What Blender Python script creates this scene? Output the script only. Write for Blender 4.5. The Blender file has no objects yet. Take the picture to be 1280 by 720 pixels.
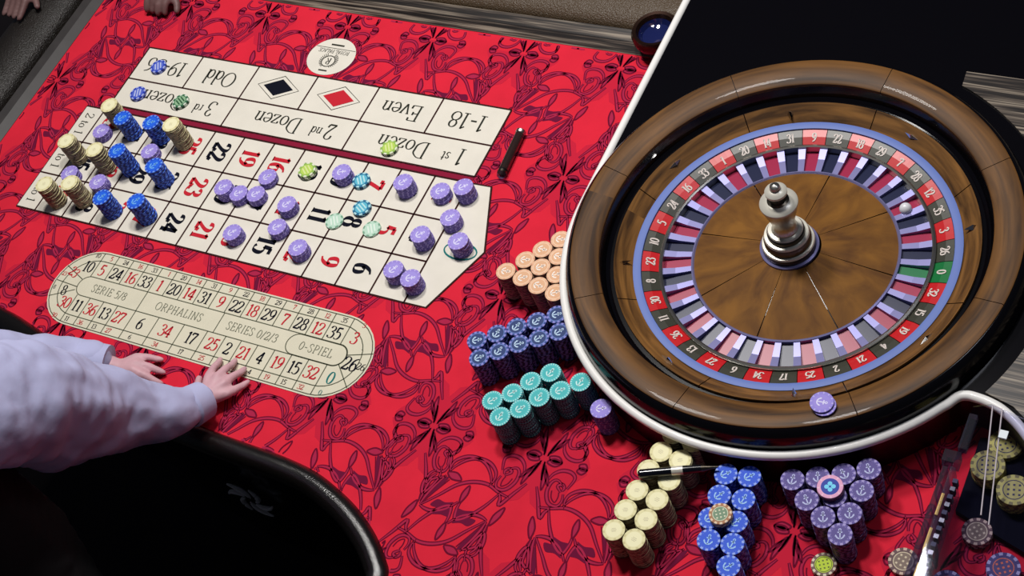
import bpy, bmesh, math, random
from mathutils import Vector, Matrix
from math import sin, cos, pi, radians, atan2, hypot
random.seed(7)
S = bpy.context.scene
COL = S.collection

# ---------------------------------------------------------------- camera
cam_d = bpy.data.cameras.new('camera'); cam = bpy.data.objects.new('camera', cam_d); COL.objects.link(cam)
cam.rotation_mode = 'XYZ'
cam.rotation_euler = (0.623498, 0.292362, 0.451861)
cam.location = (1.24859, -0.91873, 1.81594)
cam_d.sensor_width = 36.0; cam_d.lens = 1915.489 * 36.0 / 1280.0
cam_d.clip_start = .02; cam_d.clip_end = 30
S.camera = cam
# ---------------------------------------------------------------- world, lamps, exposure
W = bpy.data.worlds.new('world'); S.world = W; W.use_nodes = True
W.node_tree.nodes['Background'].inputs[0].default_value = (.55, .6, .8, 1)
W.node_tree.nodes['Background'].inputs[1].default_value = .045
S.view_settings.view_transform = 'Standard'; S.view_settings.look = 'None'
S.view_settings.exposure = 0.12; S.view_settings.gamma = 1.0; S.view_settings.use_curve_mapping = False

def area(name, loc, target, size, power, color):
    l = bpy.data.lights.new(name, 'AREA'); l.shape = 'DISK'; l.size = size; l.energy = power; l.color = color
    o = bpy.data.objects.new(name, l); COL.objects.link(o); o.location = loc
    o.rotation_euler = (Vector(target) - Vector(loc)).to_track_quat('-Z', 'Y').to_euler()
    return o
area('ceiling_lamp_table', (-.45, .75, 2.5), (-.35, .1, 0), .35, 33, (1, .97, .93))
area('ceiling_lamp_wheel', (.25, .75, 2.5), (.6, -.1, 0), .3, 27, (1, .97, .95))
area('ceiling_lamp_dealer', (1.5, .9, 2.6), (.7, 0, 0), .5, 5, (.85, .88, 1))

# ---------------------------------------------------------------- materials
def srgb(r, g, b):
    f = lambda c: c / 12.92 if c <= .04045 else ((c + .055) / 1.055) ** 2.4
    return (f(r / 255), f(g / 255), f(b / 255), 1)
MATS = {}
def mat(name, rgb, rough=.6, metal=0, noise=0, nscale=40, bump=0, bscale=300, coat=0, spec=.5):
    if name in MATS: return MATS[name]
    m = bpy.data.materials.new(name); m.use_nodes = True; nt = m.node_tree; N = nt.nodes; L = nt.links
    b = N['Principled BSDF']
    c = srgb(*rgb)
    b.inputs['Base Color'].default_value = c; b.inputs['Roughness'].default_value = rough
    b.inputs['Metallic'].default_value = metal; b.inputs['Coat Weight'].default_value = coat
    b.inputs['Specular IOR Level'].default_value = spec
    if noise or bump: tc = N.new('ShaderNodeTexCoord')
    if noise:
        t = N.new('ShaderNodeTexNoise'); t.inputs['Scale'].default_value = nscale; t.inputs['Detail'].default_value = 4
        L.new(tc.outputs['Object'], t.inputs['Vector'])
        r = N.new('ShaderNodeValToRGB'); r.color_ramp.elements[0].position = .3; r.color_ramp.elements[1].position = .7
        r.color_ramp.elements[0].color = tuple(x * (1 - noise) for x in c[:3]) + (1,)
        r.color_ramp.elements[1].color = tuple(min(1, x * (1 + noise)) for x in c[:3]) + (1,)
        L.new(t.outputs['Fac'], r.inputs['Fac']); L.new(r.outputs['Color'], b.inputs['Base Color'])
    if bump:
        t = N.new('ShaderNodeTexNoise'); t.inputs['Scale'].default_value = bscale; t.inputs['Detail'].default_value = 3
        L.new(tc.outputs['Object'], t.inputs['Vector'])
        k = N.new('ShaderNodeBump'); k.inputs['Strength'].default_value = bump; k.inputs['Distance'].default_value = .002
        L.new(t.outputs['Fac'], k.inputs['Height']); L.new(k.outputs['Normal'], b.inputs['Normal'])
    MATS[name] = m
    return m
def emat(name, rgb, s):
    m = mat(name, rgb); b = m.node_tree.nodes['Principled BSDF']
    b.inputs['Emission Color'].default_value = srgb(*rgb); b.inputs['Emission Strength'].default_value = s
    return m
def wood_polar(name, dark, light, fr, ft, rough=.5, coat=.05):
    """wood whose grain follows the wheel's circumference"""
    m = bpy.data.materials.new(name); m.use_nodes = True; N = m.node_tree.nodes; L = m.node_tree.links
    b = N['Principled BSDF']; b.inputs['Roughness'].default_value = rough; b.inputs['Specular IOR Level'].default_value = .25; b.inputs['Coat Weight'].default_value = coat
    tc = N.new('ShaderNodeTexCoord'); sp = N.new('ShaderNodeSeparateXYZ'); L.new(tc.outputs['Object'], sp.inputs[0])
    def M(op, a, c=None):
        n = N.new('ShaderNodeMath'); n.operation = op
        for i, v in enumerate((a, c)):
            if v is None: continue
            if isinstance(v, (int, float)): n.inputs[i].default_value = v
            else: L.new(v, n.inputs[i])
        return n.outputs[0]
    r = M('SQRT', M('ADD', M('MULTIPLY', sp.outputs[0], sp.outputs[0]), M('MULTIPLY', sp.outputs[1], sp.outputs[1])))
    th = M('ARCTAN2', sp.outputs[1], sp.outputs[0])
    cb = N.new('ShaderNodeCombineXYZ')
    L.new(M('MULTIPLY', r, fr), cb.inputs[0]); L.new(M('MULTIPLY', th, ft), cb.inputs[1]); L.new(M('MULTIPLY', sp.outputs[2], 20), cb.inputs[2])
    t = N.new('ShaderNodeTexNoise'); t.inputs['Scale'].default_value = 1; t.inputs['Detail'].default_value = 5; t.inputs['Distortion'].default_value = .6
    L.new(cb.outputs[0], t.inputs['Vector'])
    rp = N.new('ShaderNodeValToRGB'); e = rp.color_ramp.elements
    e[0].position = .32; e[0].color = srgb(*dark); e[1].position = .68; e[1].color = srgb(*light)
    L.new(t.outputs['Fac'], rp.inputs['Fac']); L.new(rp.outputs['Color'], b.inputs['Base Color'])
    MATS[name] = m
    return m
def zebra(name):
    """dark striped wood, grain along X"""
    m = bpy.data.materials.new(name); m.use_nodes = True; N = m.node_tree.nodes; L = m.node_tree.links
    b = N['Principled BSDF']; b.inputs['Roughness'].default_value = .4
    tc = N.new('ShaderNodeTexCoord'); mp = N.new('ShaderNodeMapping'); mp.inputs['Scale'].default_value = (3.2, 150, 150)
    L.new(tc.outputs['Object'], mp.inputs['Vector'])
    t = N.new('ShaderNodeTexNoise'); t.inputs['Scale'].default_value = 1; t.inputs['Detail'].default_value = 3; t.inputs['Roughness'].default_value = .7
    L.new(mp.outputs[0], t.inputs['Vector'])
    rp = N.new('ShaderNodeValToRGB'); e = rp.color_ramp.elements
    e[0].position = .44; e[0].color = srgb(26, 20, 18); e[1].position = .62; e[1].color = srgb(150, 138, 122)
    k = e.new(.52); k.color = srgb(78, 68, 60)
    L.new(t.outputs['Fac'], rp.inputs['Fac']); L.new(rp.outputs['Color'], b.inputs['Base Color'])
    MATS[name] = m
    return m
def acrylic(name, tint, rough=.03):
    m = bpy.data.materials.new(name); m.use_nodes = True; N = m.node_tree.nodes; L = m.node_tree.links
    for n in list(N): N.remove(n)
    o = N.new('ShaderNodeOutputMaterial'); g = N.new('ShaderNodeBsdfGlossy'); g.inputs['Roughness'].default_value = rough
    g.inputs['Color'].default_value = (.9, .92, 1, 1)
    t = N.new('ShaderNodeBsdfTransparent'); t.inputs['Color'].default_value = tint + (1,)
    f = N.new('ShaderNodeFresnel'); f.inputs['IOR'].default_value = 1.5
    x = N.new('ShaderNodeMixShader'); d = N.new('ShaderNodeMath'); d.operation = 'ADD'; d.inputs[1].default_value = .0
    d.operation = 'MULTIPLY'; d.inputs[1].default_value = .3; L.new(f.outputs[0], d.inputs[0]); L.new(d.outputs[0], x.inputs[0]); L.new(t.outputs[0], x.inputs[1]); L.new(g.outputs[0], x.inputs[2])
    L.new(x.outputs[0], o.inputs['Surface'])
    MATS[name] = m
    return m

felt = mat('red_felt', (228, 40, 62), .9, noise=.07, nscale=14, bump=.25, bscale=1400, spec=.15)
felt_dk = mat('felt_print_outline', (112, 14, 46), .9, spec=.1)
felt_bg = mat('felt_print_ground', (206, 36, 62), .9, spec=.1)
felt_lt = mat('felt_print_band', (178, 40, 76), .9, spec=.1)
felt_fill = mat('felt_print_plum', (112, 22, 58), .9, spec=.1)
cream = mat('cream_layout', (236, 230, 216), .85, noise=.03, nscale=30, spec=.2)
cream2 = mat('cream_track', (226, 220, 196), .85, noise=.03, nscale=30, spec=.2)
ink = mat('brown_line_ink', (58, 30, 28), .85, spec=.1)
inkg = mat('green_grey_line_ink', (88, 92, 74), .85, spec=.1)
blk = mat('black_ink', (18, 20, 34), .85, spec=.1)
txt = mat('grey_text_ink', (52, 54, 46), .85, spec=.1)
redi = mat('red_ink', (205, 42, 56), .85, spec=.1)
teali = mat('teal_ink', (30, 120, 118), .85, spec=.1)
white_trim = mat('white_trim', (252, 250, 246), .4, coat=.2)
piano = mat('black_gloss', (7, 6, 10), .14, coat=.0, spec=.4)
mahog = mat('dark_mahogany', (30, 6, 9), .35, coat=.2)
leather = mat('black_leather', (16, 13, 11), .2, bump=.25, bscale=700, spec=1.0)
leather_c = mat('brown_leather', (84, 68, 50), .36, bump=1.0, bscale=420, spec=.6)
leather_b = mat('brown_black_leather', (30, 25, 21), .36, bump=1.0, bscale=420, spec=.6)
border_dk = mat('dark_grey_border', (46, 42, 42), .5, noise=.2, nscale=30)
zeb = zebra('striped_dark_wood')
walnut = wood_polar('walnut_rim', (58, 36, 16), (122, 82, 38), 70, 1.6)
walnut2 = wood_polar('walnut_stator', (66, 42, 18), (142, 98, 48), 110, 2.2)
cone_w = wood_polar('walnut_cone', (92, 56, 18), (136, 90, 30), 18, 3.5, .7, 0)
silver = mat('satin_silver', (205, 202, 192), .28, metal=1)
silver_w = mat('cream_silver', (232, 228, 214), .3, metal=.35)
silver_d = mat('dark_silver', (96, 90, 80), .3, metal=1)
lilac = mat('lilac_metal', (150, 148, 200), .3, metal=.5)
bluem = mat('blue_ring_metal', (98, 122, 194), .55, metal=.0)
pk_red = mat('pocket_crimson', (168, 36, 76), .35); pk_blk = mat('pocket_navy', (22, 30, 66), .35); pk_grn = mat('pocket_green', (20, 120, 70), .35)
pl_red = mat('plate_red', (206, 32, 38), .3, coat=.5); pl_blk = mat('plate_black', (62, 62, 52), .35, coat=.5); pl_grn = mat('plate_green', (24, 120, 62), .3, coat=.5)
numw = mat('number_white', (226, 214, 206), .5)
ivory = mat('ivory_ball', (236, 236, 240), .25, coat=.5)
chrome = mat('chrome', (225, 225, 225), .08, metal=1)
brownglass = mat('brown_marker_body', (48, 34, 32), .15, coat=.6)
penblk = mat('pen_black', (8, 10, 20), .2, coat=.4)
gold = mat('painted_gold_glint', (196, 160, 84), .55, metal=.2)
acr = acrylic('clear_acrylic', (.86, .86, .93)); acr_d = acrylic('smoked_acrylic', (.52, .50, .66), .7); acr_e = acrylic('acrylic_panel', (.80, .78, .88), .7)
skin = mat('skin', (214, 168, 176), .55, noise=.08, nscale=60)
skin2 = mat('skin_player', (116, 86, 84), .55, noise=.08, nscale=60)
shirt = mat('white_shirt', (184, 186, 222), .85, noise=.05, nscale=12, bump=.3, bscale=60)
vestm = mat('black_vest', (8, 8, 10), .9)
hairm = mat('dark_hair', (14, 11, 10), .6)
cupm = mat('cup_dark_bronze', (64, 44, 36), .25, metal=.8); cupb = mat('cup_blue_glass', (26, 34, 84), .06, coat=1)
floorm = mat('dark_carpet', (16, 9, 16), .95, noise=.4, nscale=9)
txl = mat('pale_grey_text', (128, 130, 112), .85, spec=.1)
swm = mat('grey_swirl_print', (215, 215, 215), .7)

# ---------------------------------------------------------------- mesh builder
class MB:
    def __init__(s): s.v = []; s.f = []; s.m = []; s.mats = []
    def mi(s, m):
        if m not in s.mats: s.mats.append(m)
        return s.mats.index(m)
    def add(s, vs, fs, m):
        o = len(s.v); s.v += [tuple(x) for x in vs]; k = s.mi(m)
        s.f += [tuple(i + o for i in f) for f in fs]; s.m += [k] * len(fs)
    def box(s, c, d, m, rz=0):
        x, y, z = [k / 2 for k in d]; vs = []
        for a, b, e in ((-x, -y, -z), (x, -y, -z), (x, y, -z), (-x, y, -z), (-x, -y, z), (x, -y, z), (x, y, z), (-x, y, z)):
            vs.append((c[0] + a * cos(rz) - b * sin(rz), c[1] + a * sin(rz) + b * cos(rz), c[2] + e))
        s.add(vs, [(0, 3, 2, 1), (4, 5, 6, 7), (0, 1, 5, 4), (1, 2, 6, 5), (2, 3, 7, 6), (3, 0, 4, 7)], m)
    def lathe(s, prof, m, n=64, a0=0, a1=2 * pi, c=(0, 0), mf=None):
        full = abs(a1 - a0 - 2 * pi) < 1e-6; k = n if full else n + 1
        vs = [(c[0] + r * cos(a0 + (a1 - a0) * i / n), c[1] + r * sin(a0 + (a1 - a0) * i / n), z) for i in range(k) for r, z in prof]
        P = len(prof)
        for i in range(n):
            j = (i + 1) % k
            fs = [(i * P + q, j * P + q, j * P + q + 1, i * P + q + 1) for q in range(P - 1)]
            if i == 0: base = len(s.v); s.v += vs
            kk = s.mi(m if mf is None else mf(i)); s.f += [tuple(x + base for x in f) for f in fs]; s.m += [kk] * len(fs)
    def prism(s, poly, z0, z1, m):
        n = len(poly); vs = [(x, y, z0) for x, y in poly] + [(x, y, z1) for x, y in poly]
        s.add(vs, [tuple(range(n - 1, -1, -1)), tuple(range(n, 2 * n))] + [(i, (i + 1) % n, n + (i + 1) % n, n + i) for i in range(n)], m)
    def flat(s, poly, z, m): s.add([(x, y, z) for x, y in poly], [tuple(range(len(poly)))], m)
    def ribbon(s, pts, w, z, m, closed=False):
        """w: number or function(angle, t)"""
        n = len(pts)
        if n < 2: return
        vs = []
        for i in range(n):
            a = pts[(i - 1) % n] if closed or i else pts[0]; b = pts[(i + 1) % n] if closed or i < n - 1 else pts[-1]
            dx, dy = b[0] - a[0], b[1] - a[1]; L = hypot(dx, dy) or 1e-9
            ww = (w(atan2(dy, dx), i / (n - 1)) if callable(w) else w) / 2
            vs += [(pts[i][0] - dy / L * ww, pts[i][1] + dx / L * ww, z), (pts[i][0] + dy / L * ww, pts[i][1] - dx / L * ww, z)]
        k = n if closed else n - 1
        s.add(vs, [(2 * i + 1, 2 * ((i + 1) % n) + 1, 2 * ((i + 1) % n), 2 * i) for i in range(k)], m)
    def tube(s, pts, r, m, n=12, caps=True):
        pts = [Vector(p) for p in pts]; K = len(pts); vs = []
        rr = r if isinstance(r, (list, tuple)) else [r] * K
        for i, p in enumerate(pts):
            d = (pts[min(i + 1, K - 1)] - pts[max(i - 1, 0)]).normalized()
            u = Vector((0, 0, 1)).cross(d)
            if u.length < .01: u = Vector((1, 0, 0))
            u.normalize(); v = d.cross(u)
            vs += [tuple(p + (u * cos(2 * pi * j / n) + v * sin(2 * pi * j / n)) * rr[i]) for j in range(n)]
        fs = [(i * n + j, i * n + (j + 1) % n, (i + 1) * n + (j + 1) % n, (i + 1) * n + j) for i in range(K - 1) for j in range(n)]
        if caps: fs += [tuple(range(n - 1, -1, -1)), tuple(range((K - 1) * n, K * n))]
        s.add(vs, fs, m)
    def mesh(s, name, smooth=False):
        me = bpy.data.meshes.new(name); me.from_pydata(s.v, [], s.f)
        for m in s.mats: me.materials.append(m)
        me.polygons.foreach_set('material_index', s.m)
        if smooth: me.polygons.foreach_set('use_smooth', [True] * len(s.f))
        me.update()
        return me
    def build(s, name, parent=None, loc=(0, 0, 0), smooth=False):
        me = s.mesh(name, smooth)
        if smooth:
            try: me.set_sharp_from_angle(angle=radians(35))
            except Exception: pass
        o = bpy.data.objects.new(name, me); COL.objects.link(o); o.location = loc; o.parent = parent
        return o
def thing(name, label, cat, loc=(0, 0, 0), group=None):
    o = bpy.data.objects.new(name, None); COL.objects.link(o); o.location = loc; o.empty_display_size = .02
    return tag(o, label, cat, group)
def tag(o, label, cat, group=None):
    o['label'] = label; o['category'] = cat
    if group: o['group'] = group
    return o
def mobj(name, me, parent=None, loc=(0, 0, 0), rz=0):
    o = bpy.data.objects.new(name, me); COL.objects.link(o); o.parent = parent; o.location = loc; o.rotation_euler = (0, 0, rz)
    return o
def spline(pts, k=6, closed=False):
    if len(pts) < 3: return list(pts)
    out = []; n = len(pts); R = range(n if closed else n - 1)
    for i in R:
        g = (lambda j: pts[j % n]) if closed else (lambda j: pts[max(0, min(n - 1, j))])
        p0, p1, p2, p3 = g(i - 1), g(i), g(i + 1), g(i + 2)
        for q in range(k):
            t = q / k
            out.append(tuple(.5 * (2 * p1[a] + (p2[a] - p0[a]) * t + (2 * p0[a] - 5 * p1[a] + 4 * p2[a] - p3[a]) * t * t + (3 * p1[a] - p0[a] - 3 * p2[a] + p3[a]) * t ** 3) for a in range(len(p1))))
    if not closed: out.append(tuple(pts[-1]))
    return out

# ---------------------------------------------------------------- a serif stroke alphabet (advance width, strokes)
def ell(cx, cy, rx, ry, a0=0, a1=360, n=24):
    return [(cx + rx * cos(radians(a0 + (a1 - a0) * i / n)), cy + ry * sin(radians(a0 + (a1 - a0) * i / n))) for i in range(n + 1)]
def sm(*p): return spline(list(p), 6)
def bar(x0, x1, y): return [(x0, y), (x1, y)]
G = {
 '0': (.62, [ell(.31, .5, .24, .47)]),
 '1': (.46, [[(.26, 0), (.26, 1)], [(.1, .84), (.26, .98)], bar(.1, .42, .02)]),
 '2': (.6, [sm((.07, .72), (.1, .9), (.28, .98), (.47, .88), (.48, .68), (.34, .42), (.06, .05)), ('T', [(.05, .05), (.5, .05)]), [(.5, .05), (.56, .24)]]),
 '3': (.58, [sm((.08, .8), (.16, .94), (.31, .98), (.46, .87), (.44, .66), (.24, .53)), sm((.24, .53), (.47, .45), (.51, .25), (.41, .05), (.22, .01), (.07, .07), (.06, .18))]),
 '4': (.62, [[(.42, .98), (.04, .3)], ('T', [(.04, .29), (.58, .29)]), [(.42, 0), (.42, .98)], bar(.28, .56, .02)]),
 '5': (.58, [('T', [(.14, .95), (.5, .95)]), [(.14, .97), (.1, .54)], sm((.1, .54), (.28, .62), (.47, .5), (.5, .28), (.4, .06), (.2, .01), (.06, .1))]),
 '6': (.6, [sm((.5, .97), (.28, .86), (.12, .6), (.08, .3), (.17, .05), (.33, .02), (.49, .12), (.52, .32), (.42, .54), (.26, .56), (.12, .42))]),
 '7': (.56, [('T', [(.06, .94), (.52, .94)]), [(.06, .94), (.05, .76)], sm((.52, .94), (.36, .55), (.26, .25), (.22, 0))]),
 '8': (.6, [ell(.3, .75, .18, .22), ell(.3, .27, .23, .26)]),
 '9': (.6, [[(.6 - x, 1 - y) for x, y in sm((.5, .97), (.28, .86), (.12, .6), (.08, .3), (.17, .05), (.33, .02), (.49, .12), (.52, .32), (.42, .54), (.26, .56), (.12, .42))]]),
 '-': (.44, [('T', [(.06, .42), (.36, .42)])]), '/': (.4, [[(.04, -.05), (.34, 1.02)]]), ' ': (.34, []),
 'O': (.84, [ell(.42, .5, .35, .48)]), 'Q': (.84, [ell(.42, .5, .35, .48)]),
 'D': (.8, [[(.16, 0), (.16, 1)], sm((.06, .98), (.4, .97), (.68, .75), (.7, .5), (.66, .22), (.4, .03), (.06, .02))]),
 'E': (.66, [[(.16, 0), (.16, 1)], bar(.06, .56, .98), bar(.06, .6, .02), bar(.16, .44, .52), [(.56, .98), (.57, .8)], [(.6, .02), (.62, .22)], [(.44, .42), (.44, .62)]]),
 'S': (.58, [sm((.48, .78), (.44, .94), (.26, .99), (.1, .86), (.12, .66), (.4, .42), (.5, .22), (.38, .03), (.2, .01), (.07, .2))]),
 'R': (.74, [[(.16, 0), (.16, 1)], sm((.06, .98), (.36, .98), (.54, .86), (.52, .62), (.34, .52), (.16, .51)), [(.34, .51), (.66, .02)], bar(.06, .27, .02)]),
 'I': (.36, [[(.18, 0), (.18, 1)], bar(.08, .28, .98), bar(.08, .28, .02)]),
 'P': (.62, [[(.16, 0), (.16, 1)], sm((.06, .98), (.36, .98), (.54, .84), (.52, .58), (.34, .47), (.16, .46)), bar(.06, .28, .02)]),
 'H': (.8, [[(.16, 0), (.16, 1)], [(.62, 0), (.62, 1)], bar(.16, .62, .52), bar(.06, .26, .98), bar(.06, .26, .02), bar(.52, .72, .98), bar(.52, .72, .02)]),
 'A': (.76, [[(.08, .02), (.38, 1)], ('T', [(.38, 1), (.66, .02)]), bar(.2, .56, .34), bar(0, .18, .02), bar(.56, .76, .02)]),
 'L': (.62, [[(.16, 0), (.16, 1)], bar(.06, .56, .02), bar(.06, .28, .98), [(.56, .02), (.58, .24)]]),
 'N': (.8, [[(.14, 0), (.14, .98)], ('T', [(.12, .98), (.64, .02)]), [(.64, .02), (.64, .98)], bar(.04, .24, .02), bar(.54, .74, .98)]),
 'Y': (.72, [('T', [(.06, .98), (.36, .5)]), [(.36, .5), (.64, .98)], [(.36, 0), (.36, .5)], bar(.24, .48, .02)]),
 'C': (.7, [sm((.62, .76), (.52, .94), (.34, .98), (.12, .78), (.08, .5), (.13, .2), (.34, .02), (.54, .08), (.62, .26))]),
 'd': (.56, [ell(.24, .3, .17, .29), [(.43, 0), (.43, 1)], bar(.34, .43, .98), bar(.43, .52, .02)]),
 'v': (.52, [('T', [(.06, .6), (.26, 0)]), [(.26, 0), (.45, .6)], bar(0, .16, .6), bar(.36, .52, .6)]),
 'e': (.5, [sm((.08, .34), (.42, .36), (.4, .52), (.25, .6), (.09, .46), (.07, .25), (.18, .03), (.32, .01), (.43, .12))]),
 'n': (.58, [[(.14, 0), (.14, .58)], sm((.14, .44), (.3, .59), (.44, .5), (.44, .3), (.44, 0)), bar(.04, .24, .02), bar(.34, .54, .02), bar(.05, .14, .56)]),
 'o': (.54, [ell(.26, .3, .2, .29)]),
 'z': (.48, [bar(.06, .42, .57), ('T', [(.42, .57), (.06, .03)]), bar(.06, .43, .03), [(.06, .57), (.06, .44)], [(.43, .03), (.43, .16)]]),
 's': (.42, [sm((.34, .46), (.28, .58), (.16, .59), (.08, .47), (.18, .34), (.33, .22), (.3, .05), (.18, 0), (.06, .08))]),
 't': (.36, [sm((.16, .82), (.16, .12), (.22, .02), (.32, .08)), bar(.04, .32, .58)]),
 'r': (.42, [[(.14, 0), (.14, .58)], sm((.14, .42), (.24, .57), (.36, .56)), bar(.04, .26, .02)]),
}
def twidth(s, track=0): return sum(G[c][0] + track for c in s) - track
def write(mb, s, cx, cy, h, ang, z, m, wf=1.0, T=.13, t=.04, center=True, track=0, dy=.5):
    """letters in text s, cap height h, centred on (cx, cy), baseline direction ang (radians)"""
    x = -twidth(s, track) / 2 if center else 0
    ca, sa = cos(ang), sin(ang)
    def tr(p): u = p[0] * h * wf; v = (p[1] - dy) * h; return (cx + u * ca - v * sa, cy + u * sa + v * ca)
    for c in s:
        for st in G[c][1]:
            if isinstance(st, tuple): pts = st[1]; wd = T * h * .9
            else:
                pts = st
                wd = (lambda a, q: h * (t + (T - t) * abs(sin(a - ang)) ** 1.5))
            mb.ribbon([tr((p[0] + x, p[1])) for p in pts], wd, z, m)
        x += G[c][0] + track

# ================================================================ THE SETTING
mb = MB(); mb.box((0, .3, -.815), (6, 6, .03), floorm); fl = mb.build('floor'); fl['kind'] = 'structure'

# ================================================================ ROULETTE TABLE
table = thing('roulette_table', 'red felt roulette table printed with scrolls and a cream betting layout', 'table', (0, 0, 0))
EDGE = [(.26, -.75), (.222, -.6), (.205, -.46), (.198, -.415), (.183, -.395), (.151, -.367), (.109, -.341), (.065, -.322), (.009, -.305), (-.052, -.298), (-.108, -.296),
        (-.2, -.293), (-.35, -.283), (-.47, -.262), (-.586, -.227), (-.65, -.211), (-.73, -.197), (-.985, -.17)]
FELT = [(-.985, .55), (-.985, -.17)] + EDGE[::-1][1:] + [(1.3, -.75), (1.3, .55)]
mb = MB(); mb.prism(FELT, -.03, 0, felt); mb.build('felt', table)
mb = MB(); mb.prism([(x, y + .004) if y < 0 and x < .2 else (x, y) for x, y in FELT], -.5, -.0305, piano); sk = mb.build('skirt', table)
# swirl ornament in relief on the dealer's side of the skirt
mb = MB()
for k in range(6):
    a0 = k * pi / 3
    pts = []
    for i in range(9):
        a = a0 + i * .14; r = .012 + .0045 * i
        pts.append((-.25 + r * cos(a), -.302, -.25 + r * sin(a) * 1.1))
    mb.tube(pts, [.001 + .0035 * sin(pi * min(1, (i + .5) / 9)) for i in range(9)], swm, 6)
mb.build('swirl_ornament', table)

def inside(x, y, P):
    c = False; j = len(P) - 1
    for i in range(len(P)):
        if (P[i][1] > y) != (P[j][1] > y) and x < (P[j][0] - P[i][0]) * (y - P[i][1]) / (P[j][1] - P[i][1]) + P[i][0]: c = not c
        j = i
    return c
# printed scrollwork: one half cell traced, turned half round for its other half, mirrored from cell to cell
ST = [('e', [(0.035, 0.02), (0.079, -0.014), (0.151, -0.001), (0.107, 0.034)]), ('e', [(0.29, 0.022), (0.315, -0.008), (0.363, 0.0), (0.336, 0.035)]), ('e', [(0.03, 0.042), (0.047, 0.115), (0.087, 0.203), (0.085, 0.113)]), ('e', [(0.016, -0.018), (0.032, -0.078), (0.056, -0.141), (0.028, -0.085)]), ('o', [(0.105, 0.126), (0.126, 0.08), (0.182, 0.044), (0.258, 0.041), (0.303, 0.074), (0.279, 0.149)]), ('o', [(0.244, 0.178), (0.201, 0.148), (0.228, 0.13), (0.256, 0.148), (0.248, 0.17)]), ('o', [(0.247, 0.139), (0.179, 0.111), (0.141, 0.134), (0.134, 0.191), (0.165, 0.246), (0.209, 0.272), (0.263, 0.267), (0.281, 0.231), (0.268, 0.186)]), ('l', [(0.17, 0.183), (0.189, 0.226), (0.231, 0.25), (0.24, 0.214), (0.229, 0.182)]), ('o', [(0.309, 0.258), (0.351, 0.2), (0.421, 0.146), (0.507, 0.121), (0.605, 0.131), (0.678, 0.174), (0.695, 0.223), (0.676, 0.272)]), ('l', [(0.481, 0.134), (0.579, 0.144), (0.645, 0.182), (0.672, 0.235)]), ('o', [(0.127, 0.306), (0.219, 0.294), (0.338, 0.264), (0.463, 0.277), (0.575, 0.326), (0.677, 0.419), (0.788, 0.515)]), ('o', [(0.215, 0.302), (0.279, 0.401), (0.371, 0.497), (0.455, 0.535), (0.484, 0.471), (0.48, 0.417)]), ('f', [(0.332, 0.454), (0.452, 0.53), (0.483, 0.469), (0.414, 0.466)]), ('e', [(0.484, 0.429), (0.454, 0.363), (0.471, 0.306), (0.502, 0.365)]), ('o', [(0.499, 0.425), (0.571, 0.492), (0.665, 0.527), (0.739, 0.528), (0.79, 0.515)]), ('f', [(0.531, 0.437), (0.603, 0.491), (0.705, 0.497), (0.669, 0.448), (0.598, 0.453)]), ('e', [(0.121, 0.373), (0.124, 0.44), (0.174, 0.508), (0.178, 0.439)]), ('e', [(0.559, 0.29), (0.615, 0.252), (0.695, 0.263), (0.642, 0.299)]), ('o', [(0.696, 0.285), (0.747, 0.375), (0.777, 0.446), (0.791, 0.51)]), ('l', [(0.654, 0.306), (0.723, 0.408), (0.787, 0.509)]), ('f', [(0.668, 0.31), (0.696, 0.303), (0.743, 0.403), (0.755, 0.452)]), ('o', [(0.042, 0.186), (0.104, 0.268), (0.173, 0.366), (0.191, 0.328), (0.221, 0.291)]), ('o', [(0.701, 0.228), (0.732, 0.167), (0.799, 0.11)]), ('o', [(0.697, 0.296), (0.794, 0.337), (0.808, 0.386), (0.807, 0.491)]), ('l', [(0.836, 0.353), (0.831, 0.432), (0.813, 0.502)]), ('o', [(0.771, 0.237), (0.746, 0.31), (0.777, 0.394), (0.817, 0.436), (0.848, 0.376), (0.831, 0.302), (0.791, 0.272)]), ('l', [(0.781, 0.314), (0.802, 0.375), (0.812, 0.346)]), ('o', [(0.016, -0.032), (0.055, -0.098), (0.11, -0.154)]), ('o', [(0.702, 0.053), (0.699, 0.108), (0.74, 0.152), (0.73, 0.221)])]
cell = []
CORNER = {0, 2, 3, 4, 5, 6, 7, 8, 21, 27, 1}
ST.append(('e', [(.03, .06), (.075, .12), (.125, .165), (.09, .10)])); CORNER.add(len(ST) - 1)
ST.append(('g', [(0, 0), (.30, -.0), (.38, .02), (.36, .05), (.32, .09), (.29, .16), (.28, .25), (.22, .30), (.13, .33), (.05, .30), (0, .22)])); CORNER.add(len(ST) - 1)
for q_, (k, pts) in enumerate(ST):
    for rot in ((0, 1, 2, 3) if q_ in CORNER else (0, 1)):
        p = [((1 - u) if rot in (1, 2) else u, (1 - v) if rot in (1, 3) else v) for u, v in pts]
        if k == 'g': cell.append(('g' if rot < 2 else 'h', p)); continue
        if rot > 1 and k in 'ef': cell.append((k + '-', spline(p, 5, True))); continue
        if k in 'ef': cell.append((k, spline(p, 5, True)))
        else: cell.append((k, spline(p, 5)))
scr = MB()
SX, SY = .185, .2335
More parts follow.
